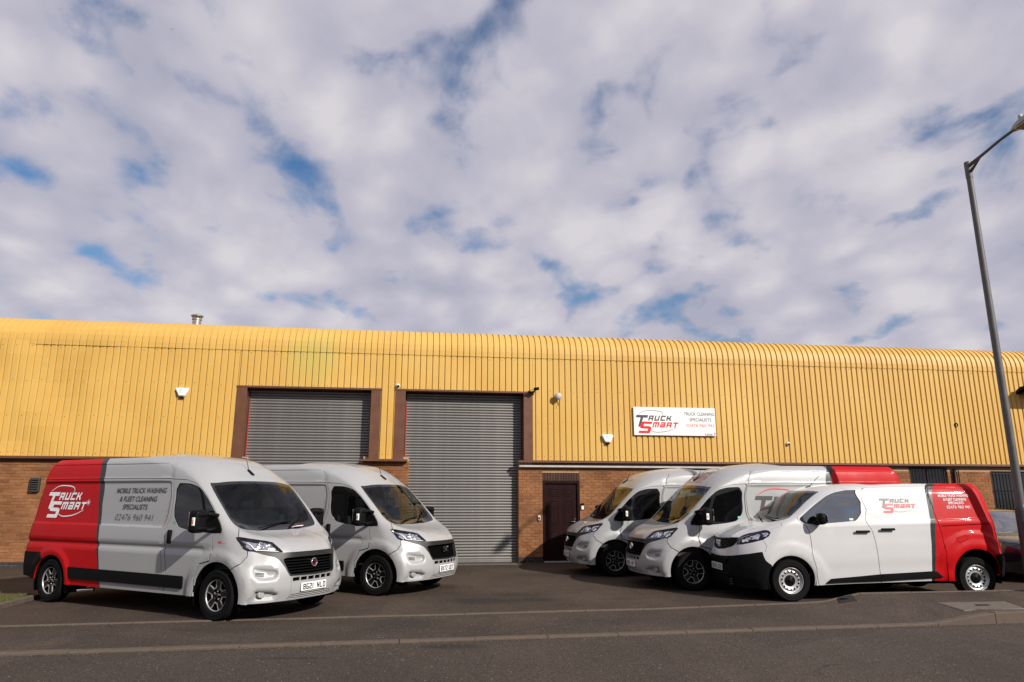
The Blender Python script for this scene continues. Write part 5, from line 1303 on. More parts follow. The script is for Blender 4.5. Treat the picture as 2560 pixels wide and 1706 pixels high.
# ---- alarm boxes
def alarm(s, z, label):
    o = empty('alarm_box'); o.matrix_world = at(s, z, .03); sgroup(o, label, 'alarm box', 'white alarm boxes on the yellow wall')
    b = MB(); poly = fillet([(-.155, .12), (.155, .12), (.165, .07), (.075, -.10), (-.075, -.10), (-.165, .07)], .03)
    b.prism([tuple(p) for p in poly], -.075, 0); bmesh.ops.bevel(b.bm, geom=[e for e in b.bm.edges if all(v.co.y < -.07 for v in e.verts)], offset=.02, segments=3, affect='EDGES'); b.build('case', M['white_plastic'], o)
    b = MB(); b.box((-.058, -.07, -.150), (.058, -.004, -.098), .012); b.build('strobe_lens', simple('blue black lens', (.004, .006, .02), .1), o)
    b = MB(); b.box((-.055, -.0775, .02), (-.03, -.0755, .075)); b.box((-.02, -.0775, .045), (.005, -.0755, .08)); b.box((-.05, -.0775, -.015), (.03, -.0755, -.003)); b.build('emblem', simple('pale blue print', (.35, .55, .58), .5), o)
alarm(-8.73, 4.37, 'white triangular alarm box above the left vans, left of the shutters')
alarm(2.70, 3.31, 'white triangular alarm box right of the shutters, lower left of sign')
# ---- cameras
def domecam(s, z, label):
    o = empty('security_camera'); o.matrix_world = at(s, z, .03); sgroup(o, label, 'security camera', 'small white security cameras on the yellow wall')
    b = MB(); T = Matrix.Rotation(R(90), 4, 'X'); b.lathe([(.045, 0), (.05, .03), (.045, .055), (0, .06)], T, 20); b.build('housing', M['white_plastic'], o)
    b = MB(); b.lathe([(.03, 0), (.03, .03), (0, .034)], Matrix.Translation((.008, -.05, -.012)) @ Matrix.Rotation(R(110), 4, 'X'), 16); b.build('lens', M['gloss_black'], o)
    b = MB(); b.tube([(-.02, 0, .04), (.06, -.01, -.0), (.08, -.0, -.02)], .006, 6); b.build('cable', M['white_plastic'], o)
domecam(-3.155, 4.685, 'small white ball camera above gap between the two shutters'); domecam(8.10, 3.24, 'small white ball camera low on yellow wall right of the sign')
o = empty('floodlight_camera'); o.matrix_world = at(.60, 4.585, .05); sgroup(o, 'black camera on bracket at top right corner of the right shutter', 'camera')
b = MB(); b.xbox(Matrix.Translation((.06, -.17, .07)) @ Matrix.Rotation(R(-40), 4, 'Z') @ Matrix.Rotation(R(12), 4, 'X'), (.085, .17, .085), .012); b.build('camera_body', M['plastic'], o)
b = MB(); b.xbox(Matrix.Translation((-.08, -.10, -.01)), (.20, .10, .035), .01); b.tube([(-.02, -.06, .0), (.03, -.12, .03), (.05, -.15, .06)], .016, 8); b.build('bracket', M['plastic'], o)
b = MB(); b.tube([(.02, -.12, .05), (-.06, -.10, .055), (-.13, -.05, .03), (-.16, -.0, .0)], .006, 6); b.build('cable', M['plastic'], o)
# ---- bulkhead lamp with stains below
o = empty('wall_lamp'); o.matrix_world = at(1.285, 4.47, .03); sgroup(o, 'round grey bulkhead lamp on yellow wall right of the shutters', 'wall lamp')
b = MB(); T = Matrix.Rotation(R(90), 4, 'X'); b.lathe([(.07, 0), (.07, .10), (.10, .115), (.10, .15), (.085, .175), (.045, .195), (0, .20)], T, 28); b.build('lamp_housing', M['grey_plastic'], o)
b = MB(); b.tube([(.0, -.03, -.10), (.03, -.02, -.19), (.02, .0, -.26)], .007, 6); b.tube([(-.07, .002, -.22), (-.03, .0, -.25), (-.03, .0, -.34)], .006, 6); b.build('cable', M['brown_dark'], o)
# ---- flue on the roof
o = empty('roof_flue'); o.matrix_world = at(-8.95, 6.2, -1.2); sgroup(o, 'short stainless flue with conical cowl standing on the roof at left', 'flue')
b = MB(); b.lathe([(.11, 0), (.11, .44)], None, 24); b.lathe([(.118, .18), (.118, .22)], None, 24); b.lathe([(.118, .36), (.118, .40)], None, 24); b.build('pipe', M['stainless'], o)
b = MB(); b.lathe([(.13, .44), (.13, .49), (.10, .50)], None, 24); b.lathe([(.17, .55), (.165, .575), (.02, .63), (0, .63)], None, 24); b.lathe([(.0, .556), (.17, .55)], None, 24)
for k in range(4): a = k * math.pi / 2 + .4; b.box((.12 * math.cos(a) - .008, .12 * math.sin(a) - .008, .48), (.12 * math.cos(a) + .008, .12 * math.sin(a) + .008, .56))
b.build('cowl', M['galv'], o)
# ---- bullet holes / vents, right hand floodlight, wall vent
for s_, lab in ((13.61, 'round dark vent hole in yellow wall above red end of vans'), (16.42, 'round dark vent hole in yellow wall beside the lamp post')):
    b = MB(); b.lathe([(.065, .032), (.065, .045), (.045, .046), (.045, .02), (0, .02)], Matrix.Rotation(R(90), 4, 'X'), 20); fixed('vent_hole', b.mesh('vent_hole', M['plastic']), s_, 3.87, 0, lab, 'vent', 'round vents in the yellow wall')
o = empty('floodlight'); o.matrix_world = at(16.25, 4.86, .0); sgroup(o, 'dark floodlight canopy jutting from yellow wall at right edge', 'floodlight')
b = MB(); prof = [(-.03, .10), (-.20, .20), (-.45, .22), (-.62, .12), (-.66, .02), (-.62, .02), (-.45, .12), (-.2, .10), (-.03, .0)]
b.prism([(y, z) for y, z in prof], -.42, .42, 'x'); b.build('canopy', M['plastic'], o); b = MB(); b.box((-.36, -.58, -.02), (.36, -.10, .03), .01); b.build('lamp_tray', M['gloss_black'], o); b = MB(); b.box((-.06, -.1, -.1), (.06, -.02, .12), .01); b.build('bracket', M['plastic'], o)
o = empty('wall_vent'); o.matrix_world = at(-12.0, 1.99, -FACE); sgroup(o, 'dark grey wall box on brick wall behind rear of red and grey van', 'wall box')
b = MB(); b.box((-.11, -.09, -.17), (.11, .0, .17), .008); b.build('case', simple('dark grey box', (.035, .034, .032), .6), o)
for k in range(5): b = MB(); b.box((-.09, -.098, -.12 + k * .055), (.09, -.09, -.10 + k * .055)); b.build('louvre', M['dark'], o)
# ---- barred windows
def barwin(s0, s1, z0, z1, label, curtain=False):
    o = empty('barred_window'); o.matrix_world = at((s0 + s1) / 2, 0, -FACE); sgroup(o, label, 'window', 'barred windows in the brick wall'); w = (s1 - s0) / 2
    b = MB()
    for q in ((-w, z0, w, z0 + .05), (-w, z1 - .05, w, z1), (-w, z0 + .05, -w + .05, z1 - .05), (w - .05, z0 + .05, w, z1 - .05), (-.025, z0 + .05, .025, z1 - .05)): b.box((q[0], .05, q[1]), (q[2], .11, q[3]), .004)
    f = b.build('window_frame', M['brown_dark'], o)
    b = MB(); b.box((-w + .05, .075, z0 + .05), (w - .05, .08, z1 - .05)); b.build('pane', M['frit'], f)
    b = MB(); b.box((-w - .05, -.045, z0 - .05), (w + .05, .12, z0), .004); b.build('sill', M['brick_blue'], o)
    n = int(2 * w / .11)
    for k in range(n + 1): x = -w + .02 + (2 * w - .04) * k / n; b = MB(); b.tube([(x, -.035, z0 + .01), (x, -.035, z1 - .01)], .008, 6); b.build('bar', M['plastic'], o)
    for z in (z0 + .02, (z0 + z1) / 2 + .2, z1 - .02): b = MB(); b.box((-w, -.045, z - .014), (w, -.025, z + .014)); b.build('cross_bar', M['plastic'], o)
    if curtain: 
        b = MB()
        for k in range(4): b.box((.02 + k * .075, .060 + .004 * (k % 2), z0 + .08), (.02 + k * .075 + .07, .066 + .004 * (k % 2), z0 + .62))
        b.build('blind', M['white_plastic'], o)
barwin(11.95, 13.17, .95, 2.60, 'dark barred window above the red roof of the tall van'); barwin(14.62, 16.4, .95, 2.48, 'dark barred window with white blind behind the lamp post', True)
b = MB(); b.tube([(0, -.05, 1.0), (0, -.05, 2.55)], .035, 10); b.tube([(.16, -.04, 1.0), (.16, -.04, 2.55), (-.0, -.04, 2.55)], .016, 8); fixed('downpipe', b.mesh('downpipe', M['plastic']), 13.36, 0, -FACE, 'black downpipe on brick wall between the two barred windows', 'pipe')
# ---- sign
SG = empty('sign_board'); SG.matrix_world = at(4.69, 3.825, .06); sgroup(SG, 'white company sign board with red and charcoal logo on yellow wall', 'sign')
b = MB(); b.box((-1.215, -.03, -.40), (1.215, .0, .40), .004); b.build('panel', M['white_plastic'], SG)
b = MB()
for x in (-.8, 0, .8): b.box((x - .02, 0, -.39), (x + .02, .03, .39))
b.build('batten', M['galv'], SG)
k_ = 2.43 / 2075.
it = [(V * (1115 * k_), F, m) for V, F, m in logo_items(M['ink_grey'], M['ink_red'], simple('thin grey line', (.22, .13, .13), .5))]
place_polys('logo', it, lambda x, y, l: (x - 1.215 + 55 * k_, -.0306 - l * .00012, y + .40 - 195 * k_), SG)
it = []
for s_, x0, x1, yb, h, m, bo in (('TRUCK CLEANING', 1390, 2165, 295, 78, M['ink'], .012), ('SPECIALISTS', 1525, 2085, 438, 78, M['ink'], .012), ('02476 960 941', 1440, 2145, 575, 76, M['ink_red'], .0), ('Unit 7', 1915, 2180, 795, 72, M['ink'], .004)):
    V, F = fit_text(s_, (x1 - x0) * k_, h * k_, 0, bo, x0=(x0 - 115) * k_ - 1.215); V[:, 1] += .40 - (yb - 82 - .018 * (x0 - 115)) * k_; it.append((V, F, m))
for q in it: place_polys('lettering', [q], lambda x, y, l: (x, -.0308, y), SG)
b = MB()
for q in ((.855, -.36, 1.17, -.357), (.855, -.255, 1.17, -.252), (.855, -.357, .858, -.255), (1.167, -.357, 1.17, -.255)): b.box((q[0], -.0312, q[1]), (q[2], -.0302, q[3]))
b.build('unit_border', M['ink_grey'], SG)
# ------------------------------------------------------------------ ground, kerbs, pavement
dk = (.018, .015, .013)
def mat_asphalt(name, c0, c1, spots=(), agg=.36, wear=.35):
    m = material(name); n, l = NT(m.node_tree)
    out = n('ShaderNodeOutputMaterial'); b = n('ShaderNodeBsdfPrincipled', inp={'Roughness': .86, 'Specular IOR Level': .25}); l(b.outputs[0], out.inputs[0])
    ge = n('ShaderNodeNewGeometry')
    def noise(scale, det=4, rough=.6, vec=(1, 1, 1), rot=0):
        mp = n('ShaderNodeMapping', inp={'Scale': vec, 'Rotation': (0, 0, rot)}); l(ge.outputs['Position'], mp.inputs[0])
        t = n('ShaderNodeTexNoise', inp={'Scale': scale, 'Detail': det, 'Roughness': rough}); l(mp.outputs[0], t.inputs['Vector']); return t.outputs['Fac']
    def rng_(a, f0, f1, t0, t1):
        r = n('ShaderNodeMapRange', inp={'From Min': f0, 'From Max': f1, 'To Min': t0, 'To Max': t1}); l(a, r.inputs[0]); return r.outputs[0]
    def mix(f, a, c):
        x = n('ShaderNodeMix', data_type='RGBA'); l(f, x.inputs[0])
        for k, q in ((6, a), (7, c)):
            if isinstance(q, tuple): x.inputs[k].default_value = (*q, 1)
            else: l(q, x.inputs[k])
        return x.outputs[2]
    base = mix(rng_(noise(.45, 5), .35, .65, 0, 1), c0, c1)
    base = mix(rng_(noise(2.0, 6, .7), .5, .75, 0, wear), base, tuple(v * .55 for v in c0))
    base = mix(rng_(noise(1.1, 5, .6, (1, .15, 1), PSI), .56, .72, 0, .35), base, tuple(v * 1.35 for v in c1))
    for (x, y, rx, ry, k, col) in spots:
        mp = n('ShaderNodeMapping'); mp.inputs['Scale'].default_value = (1 / rx, 1 / ry, 0); mp.inputs['Location'].default_value = (-x / rx, -y / ry, 0); l(ge.outputs['Position'], mp.inputs[0])
        ln = n('ShaderNodeVectorMath', operation='LENGTH'); l(mp.outputs[0], ln.inputs[0])
        nz = n('ShaderNodeMath', operation='MULTIPLY_ADD', inp={1: 1.1}); l(noise(3.5, 5, .65), nz.inputs[0]); l(ln.outputs[1], nz.inputs[2])
        base = mix(rng_(nz.outputs[0], 1.0, 1.6, k, 0), base, col)
    # hairline cracks and old patch edges
    wn = n('ShaderNodeTexNoise', inp={'Scale': 1.6, 'Detail': 5}); l(ge.outputs['Position'], wn.inputs['Vector'])
    wm = n('ShaderNodeMix', data_type='VECTOR', inp={0: .22}); l(ge.outputs['Position'], wm.inputs[4]); l(wn.outputs['Color'], wm.inputs[5])
    cv_ = n('ShaderNodeTexVoronoi', feature='DISTANCE_TO_EDGE', inp={'Scale': .42}); l(wm.outputs[1], cv_.inputs['Vector'])
    ck_ = n('ShaderNodeMath', operation='MULTIPLY'); l(rng_(cv_.outputs['Distance'], .0, .006, .8, 0), ck_.inputs[0]); l(rng_(noise(.8, 3), .50, .62, 0, 1), ck_.inputs[1])
    base = mix(ck_.outputs[0], base, dk)
    pv = n('ShaderNodeTexVoronoi', inp={'Scale': .35}); l(wm.outputs[1], pv.inputs['Vector']); ps = n('ShaderNodeSeparateColor'); l(pv.outputs['Color'], ps.inputs[0])
    base = mix(rng_(ps.outputs[0], .6, .95, 0, .3), base, tuple(v * .62 for v in c0))
    # aggregate: pale and dark chips
    v = n('ShaderNodeTexVoronoi', inp={'Scale': 75.0}); l(ge.outputs['Position'], v.inputs['Vector'])
    sp = n('ShaderNodeSeparateColor'); l(v.outputs['Color'], sp.inputs[0])
    sc = n('ShaderNodeVectorMath', operation='SCALE'); l(base, sc.inputs[0]); l(rng_(sp.outputs[0], 0, 1, 1 - agg, 1 + agg), sc.inputs['Scale'])
    chip = n('ShaderNodeMath', operation='GREATER_THAN', inp={1: .996}); l(sp.outputs[1], chip.inputs[0])
    ck = n('ShaderNodeMath', operation='MULTIPLY', inp={1: .6}); l(chip.outputs[0], ck.inputs[0])
    base = mix(ck.outputs[0], sc.outputs[0], (.30, .28, .25)); l(base, b.inputs['Base Color'])
    bp = n('ShaderNodeBump', inp={'Strength': .7, 'Distance': .006}); l(v.outputs['Distance'], bp.inputs['Height']); l(bp.outputs[0], b.inputs['Normal'])
    return m
dk = (.022, .018, .016)
M['asphalt_yard'] = mat_asphalt('yard tarmac', (.042, .030, .022), (.068, .048, .035), [(-.5, 12.3, .75, .42, .8, dk), (.4, 12.45, .5, .3, .7, dk), (.1, 13.1, .7, .35, .5, dk), (-4.6, 10.75, .7, .25, .6, dk), (2.0, 12.6, .4, .2, .4, dk), (-1.6, 14.2, .8, .4, .35, dk), (.9, 16.4, 1.2, .6, .4, dk)])
M['asphalt_path'] = mat_asphalt('footway tarmac', (.045, .033, .025), (.070, .052, .039), [(-3.6, 9.6, .8, .25, .4, dk), (-1.4, 10.1, .5, .5, .4, dk), (1.2, 10.2, .8, .3, .3, dk)])
M['asphalt_road'] = mat_asphalt('road tarmac', (.049, .037, .029), (.066, .050, .039), [(-.75, 8.72, .45, .16, .85, dk), (-2.4, 8.1, .42, .07, .7, dk)], .42, .2)
M['kerb'] = simple('concrete kerb', (.088, .064, .046), .88, var=.22, vscale=9, bump=.5, bscale=120)
M['cover_iron'] = simple('cast iron', (.03, .027, .024), .85, var=.2, spec=.1)
M['cover'] = simple('concrete cover', (.105, .09, .07), .85, var=.25, vscale=8, bump=.4, bscale=90)
def grid(name, pts_a, pts_b, mat, nt=6, z=None):
    """ruled sheet between two polylines of (s, t, z)"""
    bm = bmesh.new(); rows = []
    for (a, c) in zip(pts_a, pts_b):
        rows.append([bm.verts.new(W3(*[a[k] + (c[k] - a[k]) * j / nt for k in range(3)])) for j in range(nt + 1)])
    for p, q in zip(rows, rows[1:]):
        for j in range(nt): f = bm.faces.new([p[j], q[j], q[j + 1], p[j + 1]]); f.smooth = True
    bmesh.ops.recalc_face_normals(bm, faces=bm.faces)
    me = bpy.data.meshes.new(name); bm.to_mesh(me); bm.free(); me.materials.append(mat)
    if me.polygons[0].normal.z < 0: me.flip_normals()
    o = mk(name, me); o['kind'] = 'structure'; return o
def smst(x, a, b): t = max(0, min(1, (x - a) / (b - a))); return t * t * (3 - 2 * t)
zp = lambda s: float(np.interp(s, [-8, 1, 3.9, 4.55, 7], [.0, .022, .065, .185, .19]))           # back of footway
zf = lambda s: .012 + .118 * smst(s, 4.3, 5.6)                            # front kerb top
tb = lambda s: float(np.interp(s, [-20, -8, 1, 4, 20], [8.45, 8.31, 8.14, 8.08, 8.06]))
tf = lambda s: 9.90 - .032 * s
SS = [-60, -40, -25] + [x * .25 for x in range(-72, 73)] + [25, 40, 60]
bm = bmesh.new(); bmesh.ops.create_grid(bm, x_segments=2, y_segments=2, size=1500); me = bpy.data.meshes.new('ground'); bm.to_mesh(me); bm.free(); me.materials.append(M['asphalt_road']); g = mk('ground', me, None, (0, 0, -.06)); g['kind'] = 'structure'
yard = grid('yard', [(s, -.6, .0) for s in SS], [(s, tb(s) - .04, .0) for s in SS], M['asphalt_yard'], 8)
path = grid('pavement', [(s, tb(s) + .08, zp(s)) for s in SS], [(s, tf(s) - .06, zf(s) - .004) for s in SS], M['asphalt_path'], 6)
road = grid('road', [(s, tf(s), -.016) for s in SS], [(s, 40, -.016) for s in SS], M['asphalt_road'], 10)
def kerb_run(name, tfun, zfun, w, h, L=.914):
    k = empty(name); k['kind'] = 'structure'; s = -20.1
    while s < 20:
        s2 = s + L - random.uniform(.004, .012); b = MB(); dz = random.uniform(-.003, .004); dt = random.uniform(-.006, .006); n = 3; V0 = None
        for j in range(n + 1):
            q = s + (s2 - s) * j / n; t = tfun(q) + dt; z = zfun(q) + dz; ch = .012
            sec = [(t - w / 2, z - h), (t - w / 2, z), (t + w / 2 - ch, z), (t + w / 2, z - ch), (t + w / 2, z - h)]
            V = [b.bm.verts.new(W3(q, a, c)) for a, c in sec]
            if V0:
                for i in range(4): b.bm.faces.new([V0[i], V[i], V[i + 1], V0[i + 1]])
            else: b.bm.faces.new(V)
            V0 = V
        b.bm.faces.new(V0[::-1]); bmesh.ops.recalc_face_normals(b.bm, faces=b.bm.faces)
        b.build('kerb_stone', M['kerb'], k); s += L
    return k
kerb_run('front_kerb', lambda s: tf(s) - .0, zf, .125, .2); kerb_run('back_kerb', lambda s: tb(s) + .02, lambda s: zp(s) + .012, .055, .2)
# inspection cover and drain lid in the footway
def zpath(x, y):
    q = FR.inverted() @ Vector((x, y, 0)); s_, t_ = q.x, -q.y; a, b_ = tb(s_) + .08, tf(s_) - .06; k = (t_ - a) / (b_ - a); return zp(s_) + (zf(s_) - .004 - zp(s_)) * k
def lid(corners, label, name, mat, frame):
    c = np.mean(np.array(corners), 0); o = empty(name, (c[0], c[1], zpath(*c))); sgroup(o, label, 'access cover')
    P_ = [Vector((p[0] - c[0], p[1] - c[1], zpath(*p) - zpath(*c))) for p in corners]
    def slab(nm, pts, top, m):
        b = MB(); A = [b.bm.verts.new(p + Vector((0, 0, top))) for p in pts]; B = [b.bm.verts.new(p - Vector((0, 0, .05))) for p in pts]; b.bm.faces.new(A); n = len(pts)
        for i in range(n): b.bm.faces.new([A[i], B[i], B[(i + 1) % n], A[(i + 1) % n]])
        bmesh.ops.recalc_face_normals(b.bm, faces=b.bm.faces); b.build(nm, m, o)
    slab('lid', [p * .955 for p in P_], .010, mat)
    for i in range(4): a, d = P_[i], P_[(i + 1) % 4]; slab('frame', [a, d, d * .962, a * .962], .008, frame)
    b = MB(); b.box((-.10, -.03, .010), (.10, .03, .0125), .001); b.build('lifting_slot', M['dark'], o)
lid([(6.456, 11.083), (6.50, 10.535), (7.423, 10.619), (7.522, 11.178)], 'pale concrete inspection cover in the pavement below the lamp post', 'inspection_cover', M['cover'], M['galv'])
lid([(5.267, 11.80), (5.149, 11.50), (5.42, 11.48), (5.484, 11.78)], 'small dark stopcock cover in pavement near front wheel of white van', 'stopcock_cover', M['cover_iron'], M['cover_iron'])
# concrete pad at the shutter foot
b = MB(); b.box((-1.6, -.45, -.02), (.1, -.1, .006), .003); o = b.build('door_slab', M['cover']); o.matrix_world = FR.copy(); o['kind'] = 'structure'
# grass verge with its edging at the left edge
ge_ = empty('verge_edging'); ge_['kind'] = 'structure'
for k in range(8):
    b = MB(); t0 = 5.45 + k * .34; b.box((-9.02, -t0 - .335, -.05), (-8.90, -t0, .075), .012); o = b.build('kerb_stone', M['kerb'], ge_); o.matrix_world = FR.copy()
for k in range(6): b = MB(); b.box((-9.03 - (k + 1) * .6, -5.52, -.05), (-9.03 - k * .6 - .008, -5.45, .07), .01); o = b.build('kerb_stone', M['kerb'], ge_); o.matrix_world = FR.copy()
b = MB(); b.box((-16, -8.10, -.05), (-9.03, -5.53, .045)); o = b.build('verge', simple('verge soil', (.06, .055, .03), .95, var=.4, vscale=8)); o.matrix_world = FR.copy(); o['kind'] = 'structure'
bm = bmesh.new()
for k in range(9000):
    s_ = -9.05 - abs(rng.normal()) * 1.0; t_ = 5.55 + rng.random() * 2.5; h_ = .03 + .05 * rng.random(); a = rng.random() * 6.28; w_ = .004 + .003 * rng.random(); lx, ly = rng.normal() * .02, rng.normal() * .02
    p = W3(s_, t_, .044); bm.faces.new([bm.verts.new(p + Vector((w_ * math.cos(a), w_ * math.sin(a), 0))), bm.verts.new(p - Vector((w_ * math.cos(a), w_ * math.sin(a), 0))), bm.verts.new(p + Vector((lx, ly, h_)))])
me = bpy.data.meshes.new('grass'); bm.to_mesh(me); bm.free(); me.materials.append(mat_brick([(.07, .085, .022), (.10, .10, .03), (.13, .11, .045), (.06, .08, .02)])); o = mk('grass', me); o['kind'] = 'stuff'; o['label'] = 'short scruffy grass on the verge at left edge'
# moss and debris along the kerbs
bm = bmesh.new()
for k in range(2600):
    if k % 2: s_ = rng.uniform(-10, 12); t_ = tf(s_) + .07 + abs(rng.normal()) * .05; z_ = -.012
    else: s_ = rng.uniform(-10, 12); t_ = tb(s_) + .08 + abs(rng.normal()) * .03; z_ = zp(s_) + .002
    r_ = .004 + .008 * rng.random(); p = W3(s_, t_, z_); h_ = r_ * .7
    q = [bm.verts.new(p + Vector((r_ * math.cos(a), r_ * math.sin(a), 0))) for a in (0, 2.1, 4.2)] + [bm.verts.new(p + Vector((0, 0, h_)))]
    for a, c in ((0, 1), (1, 2), (2, 0)): bm.faces.new([q[a], q[c], q[3]])
me = bpy.data.meshes.new('grit'); bm.to_mesh(me); bm.free(); me.materials.append(mat_brick([(.06, .05, .03), (.10, .085, .06), (.05, .055, .02), (.14, .12, .10)])); o = mk('grit', me); o['kind'] = 'stuff'; o['label'] = 'grit and moss gathered along the kerbs'
# ------------------------------------------------------------------ street lamp
LP = empty('street_lamp', (8.645, 12.065, .17)); LP.scale = (1.045, 1.045, 1.045); sgroup(LP, 'tall grey steel street lamp with bracket arm at right edge', 'street lamp')
b = MB(); b.lathe([(.095, 0), (.095, 1.26), (.085, 1.31), (.064, 1.36)], None, 24); b.build('base_column', M['post_dark'], LP)
b = MB(); b.box((-.05, -.099, .5), (.05, -.088, 1.1), .004); b.build('access_door', M['post_dark'], LP)
b = MB(); b.lathe([(.064, 1.3), (.058, 4.2), (.050, 7.12)], None, 24); b.lathe([(.054, 7.10), (.056, 7.12), (.056, 7.40), (.05, 7.42), (0, 7.425)], None, 24); b.build('shaft', M['post'], LP)
b = MB(); d = Vector((math.sin(PSI), -math.cos(PSI), 0)); q = [Vector((0, 0, 7.34)) + d * .04, Vector((0, 0, 7.39)) + d * .35, Vector((0, 0, 7.46)) + d * .75, Vector((0, 0, 7.49)) + d * 1.05]
b.tube(q, [.036, .026, .024, .024], 12); b.tube([Vector((0, 0, 7.22)) + d * .05, Vector((0, 0, 7.385)) + d * .33], [.03, .012], 8); b.build('bracket_arm', M['post'], LP)
hd = MB(); Tm = Matrix.Translation(Vector((0, 0, 7.49)) + d * 1.0) @ Matrix.Rotation(PSI - math.pi / 2, 4, 'Z') @ Matrix.Rotation(R(-6), 4, 'Y')
sec = []
for x, w_, h0, h1 in ((0, .04, -.02, .035), (.08, .075, -.03, .06), (.22, .10, -.035, .08), (.45, .09, -.03, .07), (.6, .05, -.015, .045)):
    sec.append([hd.bm.verts.new(Tm @ Vector((x, y, z))) for y, z in ((-w_, h0), (w_, h0), (w_, h0 + .5 * (h1 - h0)), (w_ * .6, h1), (-w_ * .6, h1), (-w_, h0 + .5 * (h1 - h0)))])
for a, c in zip(sec, sec[1:]):
    for i in range(6): hd.bm.faces.new([a[i], a[(i + 1) % 6], c[(i + 1) % 6], c[i]])
hd.bm.faces.new(sec[0][::-1]); hd.bm.faces.new(sec[-1]); bmesh.ops.recalc_face_normals(hd.bm, faces=hd.bm.faces); lh = hd.build('lamp_head', M['galv'], LP)
b = MB(); b.xbox(Tm @ Matrix.Translation((.32, 0, -.058)), (.40, .19, .03), .01); b.build('lens', simple('lamp bowl', (.30, .26, .18), .2, coat=.5), lh)
b = MB(); b.lathe([(.035, 0), (.035, .05), (.0, .06)], Tm @ Matrix.Translation((.2, 0, .11)), 14); b.build('photocell', M['grey_plastic'], lh)
# ------------------------------------------------------------------ the vehicles
KD, SKD, PD = build_ducato(); KS, SKS, PS = build_scudo(); KC, SKC = build_car()
plain = {'red van vinyl': M['paint_grey'], 'charcoal vinyl stripe': M['paint_grey']}
def side_map(S, us, sg, off=.004, dsp=0):
    def f(x, z, l):
        u, v = S.inv(x=x, z=z, u0=us - .1, u1=S.um - .9); p = S.ev(u, v); n_ = S.nr(u, v); q = p + n_ * (off - dsp + l * .00012); return (q[0], q[1] * sg, q[2])
    return f
def sticker(parent, S, us, sg, items, xfun, dsp=0, name='logo'):
    """xfun: sheet (x, y) -> side (x, z)"""
    sm = side_map(S, us, sg, .003, dsp)
    return place_polys(name, items, lambda x, y, l: sm(*xfun(x, y), l), parent)
def badge_round(parent, red=True):
    p = SKD.ev(*SKD.inv(y=0, z=.758, u1=1.5)); 
    T = Matrix.Translation((p[0] + .004, 0, .758)) @ Matrix.Rotation(R(86), 4, 'Y')
    b = MB(); b.lathe([(.062, -.02), (.062, .012), (.056, .018), (.048, .012), (.048, .006)], T, 32); b.mi = 1; b.lathe([(.049, .007), (0, .010)], T, 32)
    bd = b.build('badge', [M['chrome'], simple('badge enamel', (.085, .005, .009) if red else (.18, .17, .17), .25, coat=.6)], parent)
    V, F = fit_text('FIAT', .062, .042, 0, .03, cx=0, y=-.021); place_polys('badge_lettering', [(V, F, M['chrome'])], lambda x, y, l: (p[0] + .0145, x, .758 + y), bd)
def badge_letters(parent):
    it = []; x0 = -.13
    V, F = fit_text('FIAT', .20, .085, 0, .05, cx=0, y=-.0425); p = lambda x, z: SKD.ev(*SKD.inv(y=abs(x), z=z, u1=1.5))
    place_polys('badge', [(V, F, M['chrome'])], lambda x, y, l: (p(x, .765 + y)[0] + .006, x, .765 + y), parent)
def van(kit, name, pose, label, skip=(), swap=None, tilt=0):
    r = empty(name, (pose[0], pose[1], 0), (0, tilt, R(pose[2]))); sgroup(r, label, 'van', 'white and grey company vans parked in the yard'); return r, kit.stamp(r, swap, skip)
def plate_on(root, S, z, text, up=.004):
    x = S.ev(*S.inv(y=.18, z=z, u1=1.5))[0]; number_plate(text, root, Matrix.Translation((x + up, 0, z)) @ Matrix.Rotation(R(90), 4, 'Z'))
def front_child(root): return [c for c in root.children if c.name.split('.')[0] == 'grille'][0]
V1, _ = van(KD, 'panel_van', (-3.712, 11.139, -26.99), 'grey and red panel van at left, nearest, its nose pointing right, plate BG21 NLD')
plate_on(V1, SKD, .432, 'BG21 NLD', .01); badge_round(front_child(V1))
LW = 1.155                                                  # logo width
lg = [(V * LW, F, m) for V, F, m in logo_items(M['ink_white'], M['ink_white'], M['ink_white'], M['ink_white'])]
sticker(V1, SKD, 1.25, -1, lg, lambda x, y: (-4.40 + .045 + x, 1.775 + y * .93), .012)
it = []
for s_, w, h, cx, z in (('MOBILE TRUCK WASHING', 1.20, .077, -1.925, 1.757), ('& FLEET CLEANING', .90, .077, -1.965, 1.628), ('SPECIALISTS', .60, .077, -2.01, 1.505), ('02476 960 941', .91, .098, -1.995, 1.335)):
    V, F = fit_text(s_, w, h, .18, .012 if h < .09 else -.014, cx=cx, y=z); it.append((V, F, M['ink_grey']))
for q in it: sticker(V1, SKD, 1.25, -1, [q], lambda x, y: (x, y), .012, 'lettering')
def stripe_quad(parent, name, x0, x1, z0, z1, m, sg, S=SKD, us=1.25):
    f = side_map(S, us, sg, .004); n = 4; bm = bmesh.new(); A = [bm.verts.new(f(x0 + (x1 - x0) * i / n, z0, 0)) for i in range(n + 1)]; B = [bm.verts.new(f(x0 + (x1 - x0) * i / n, z1, 0)) for i in range(n + 1)]
    for i in range(n): bm.faces.new([A[i], A[i + 1], B[i + 1], B[i]])
    me = bpy.data.meshes.new(name); bm.to_mesh(me); bm.free(); me.materials.append(m); return mk(name, me, parent)
stripe_quad(V1, 'engine_badge', -.03, .03, 1.055, 1.078, M['ink_red'], -1); stripe_quad(V1, 'engine_badge', .045, .11, 1.058, 1.074, M['grey_plastic'], -1)
for v_, sg in ((V1, -1),): stripe_quad(v_, 'window_sticker', -1.04, -.99, 1.305, 1.345, simple('green window sticker', (.12, .38, .30), .5), sg)
V2, o2 = van(KD, 'panel_van', (-2.02, 13.768, -23.71), 'plain pale grey panel van second from left, plate BX72 UDT', skip=('bars',), swap=plain)
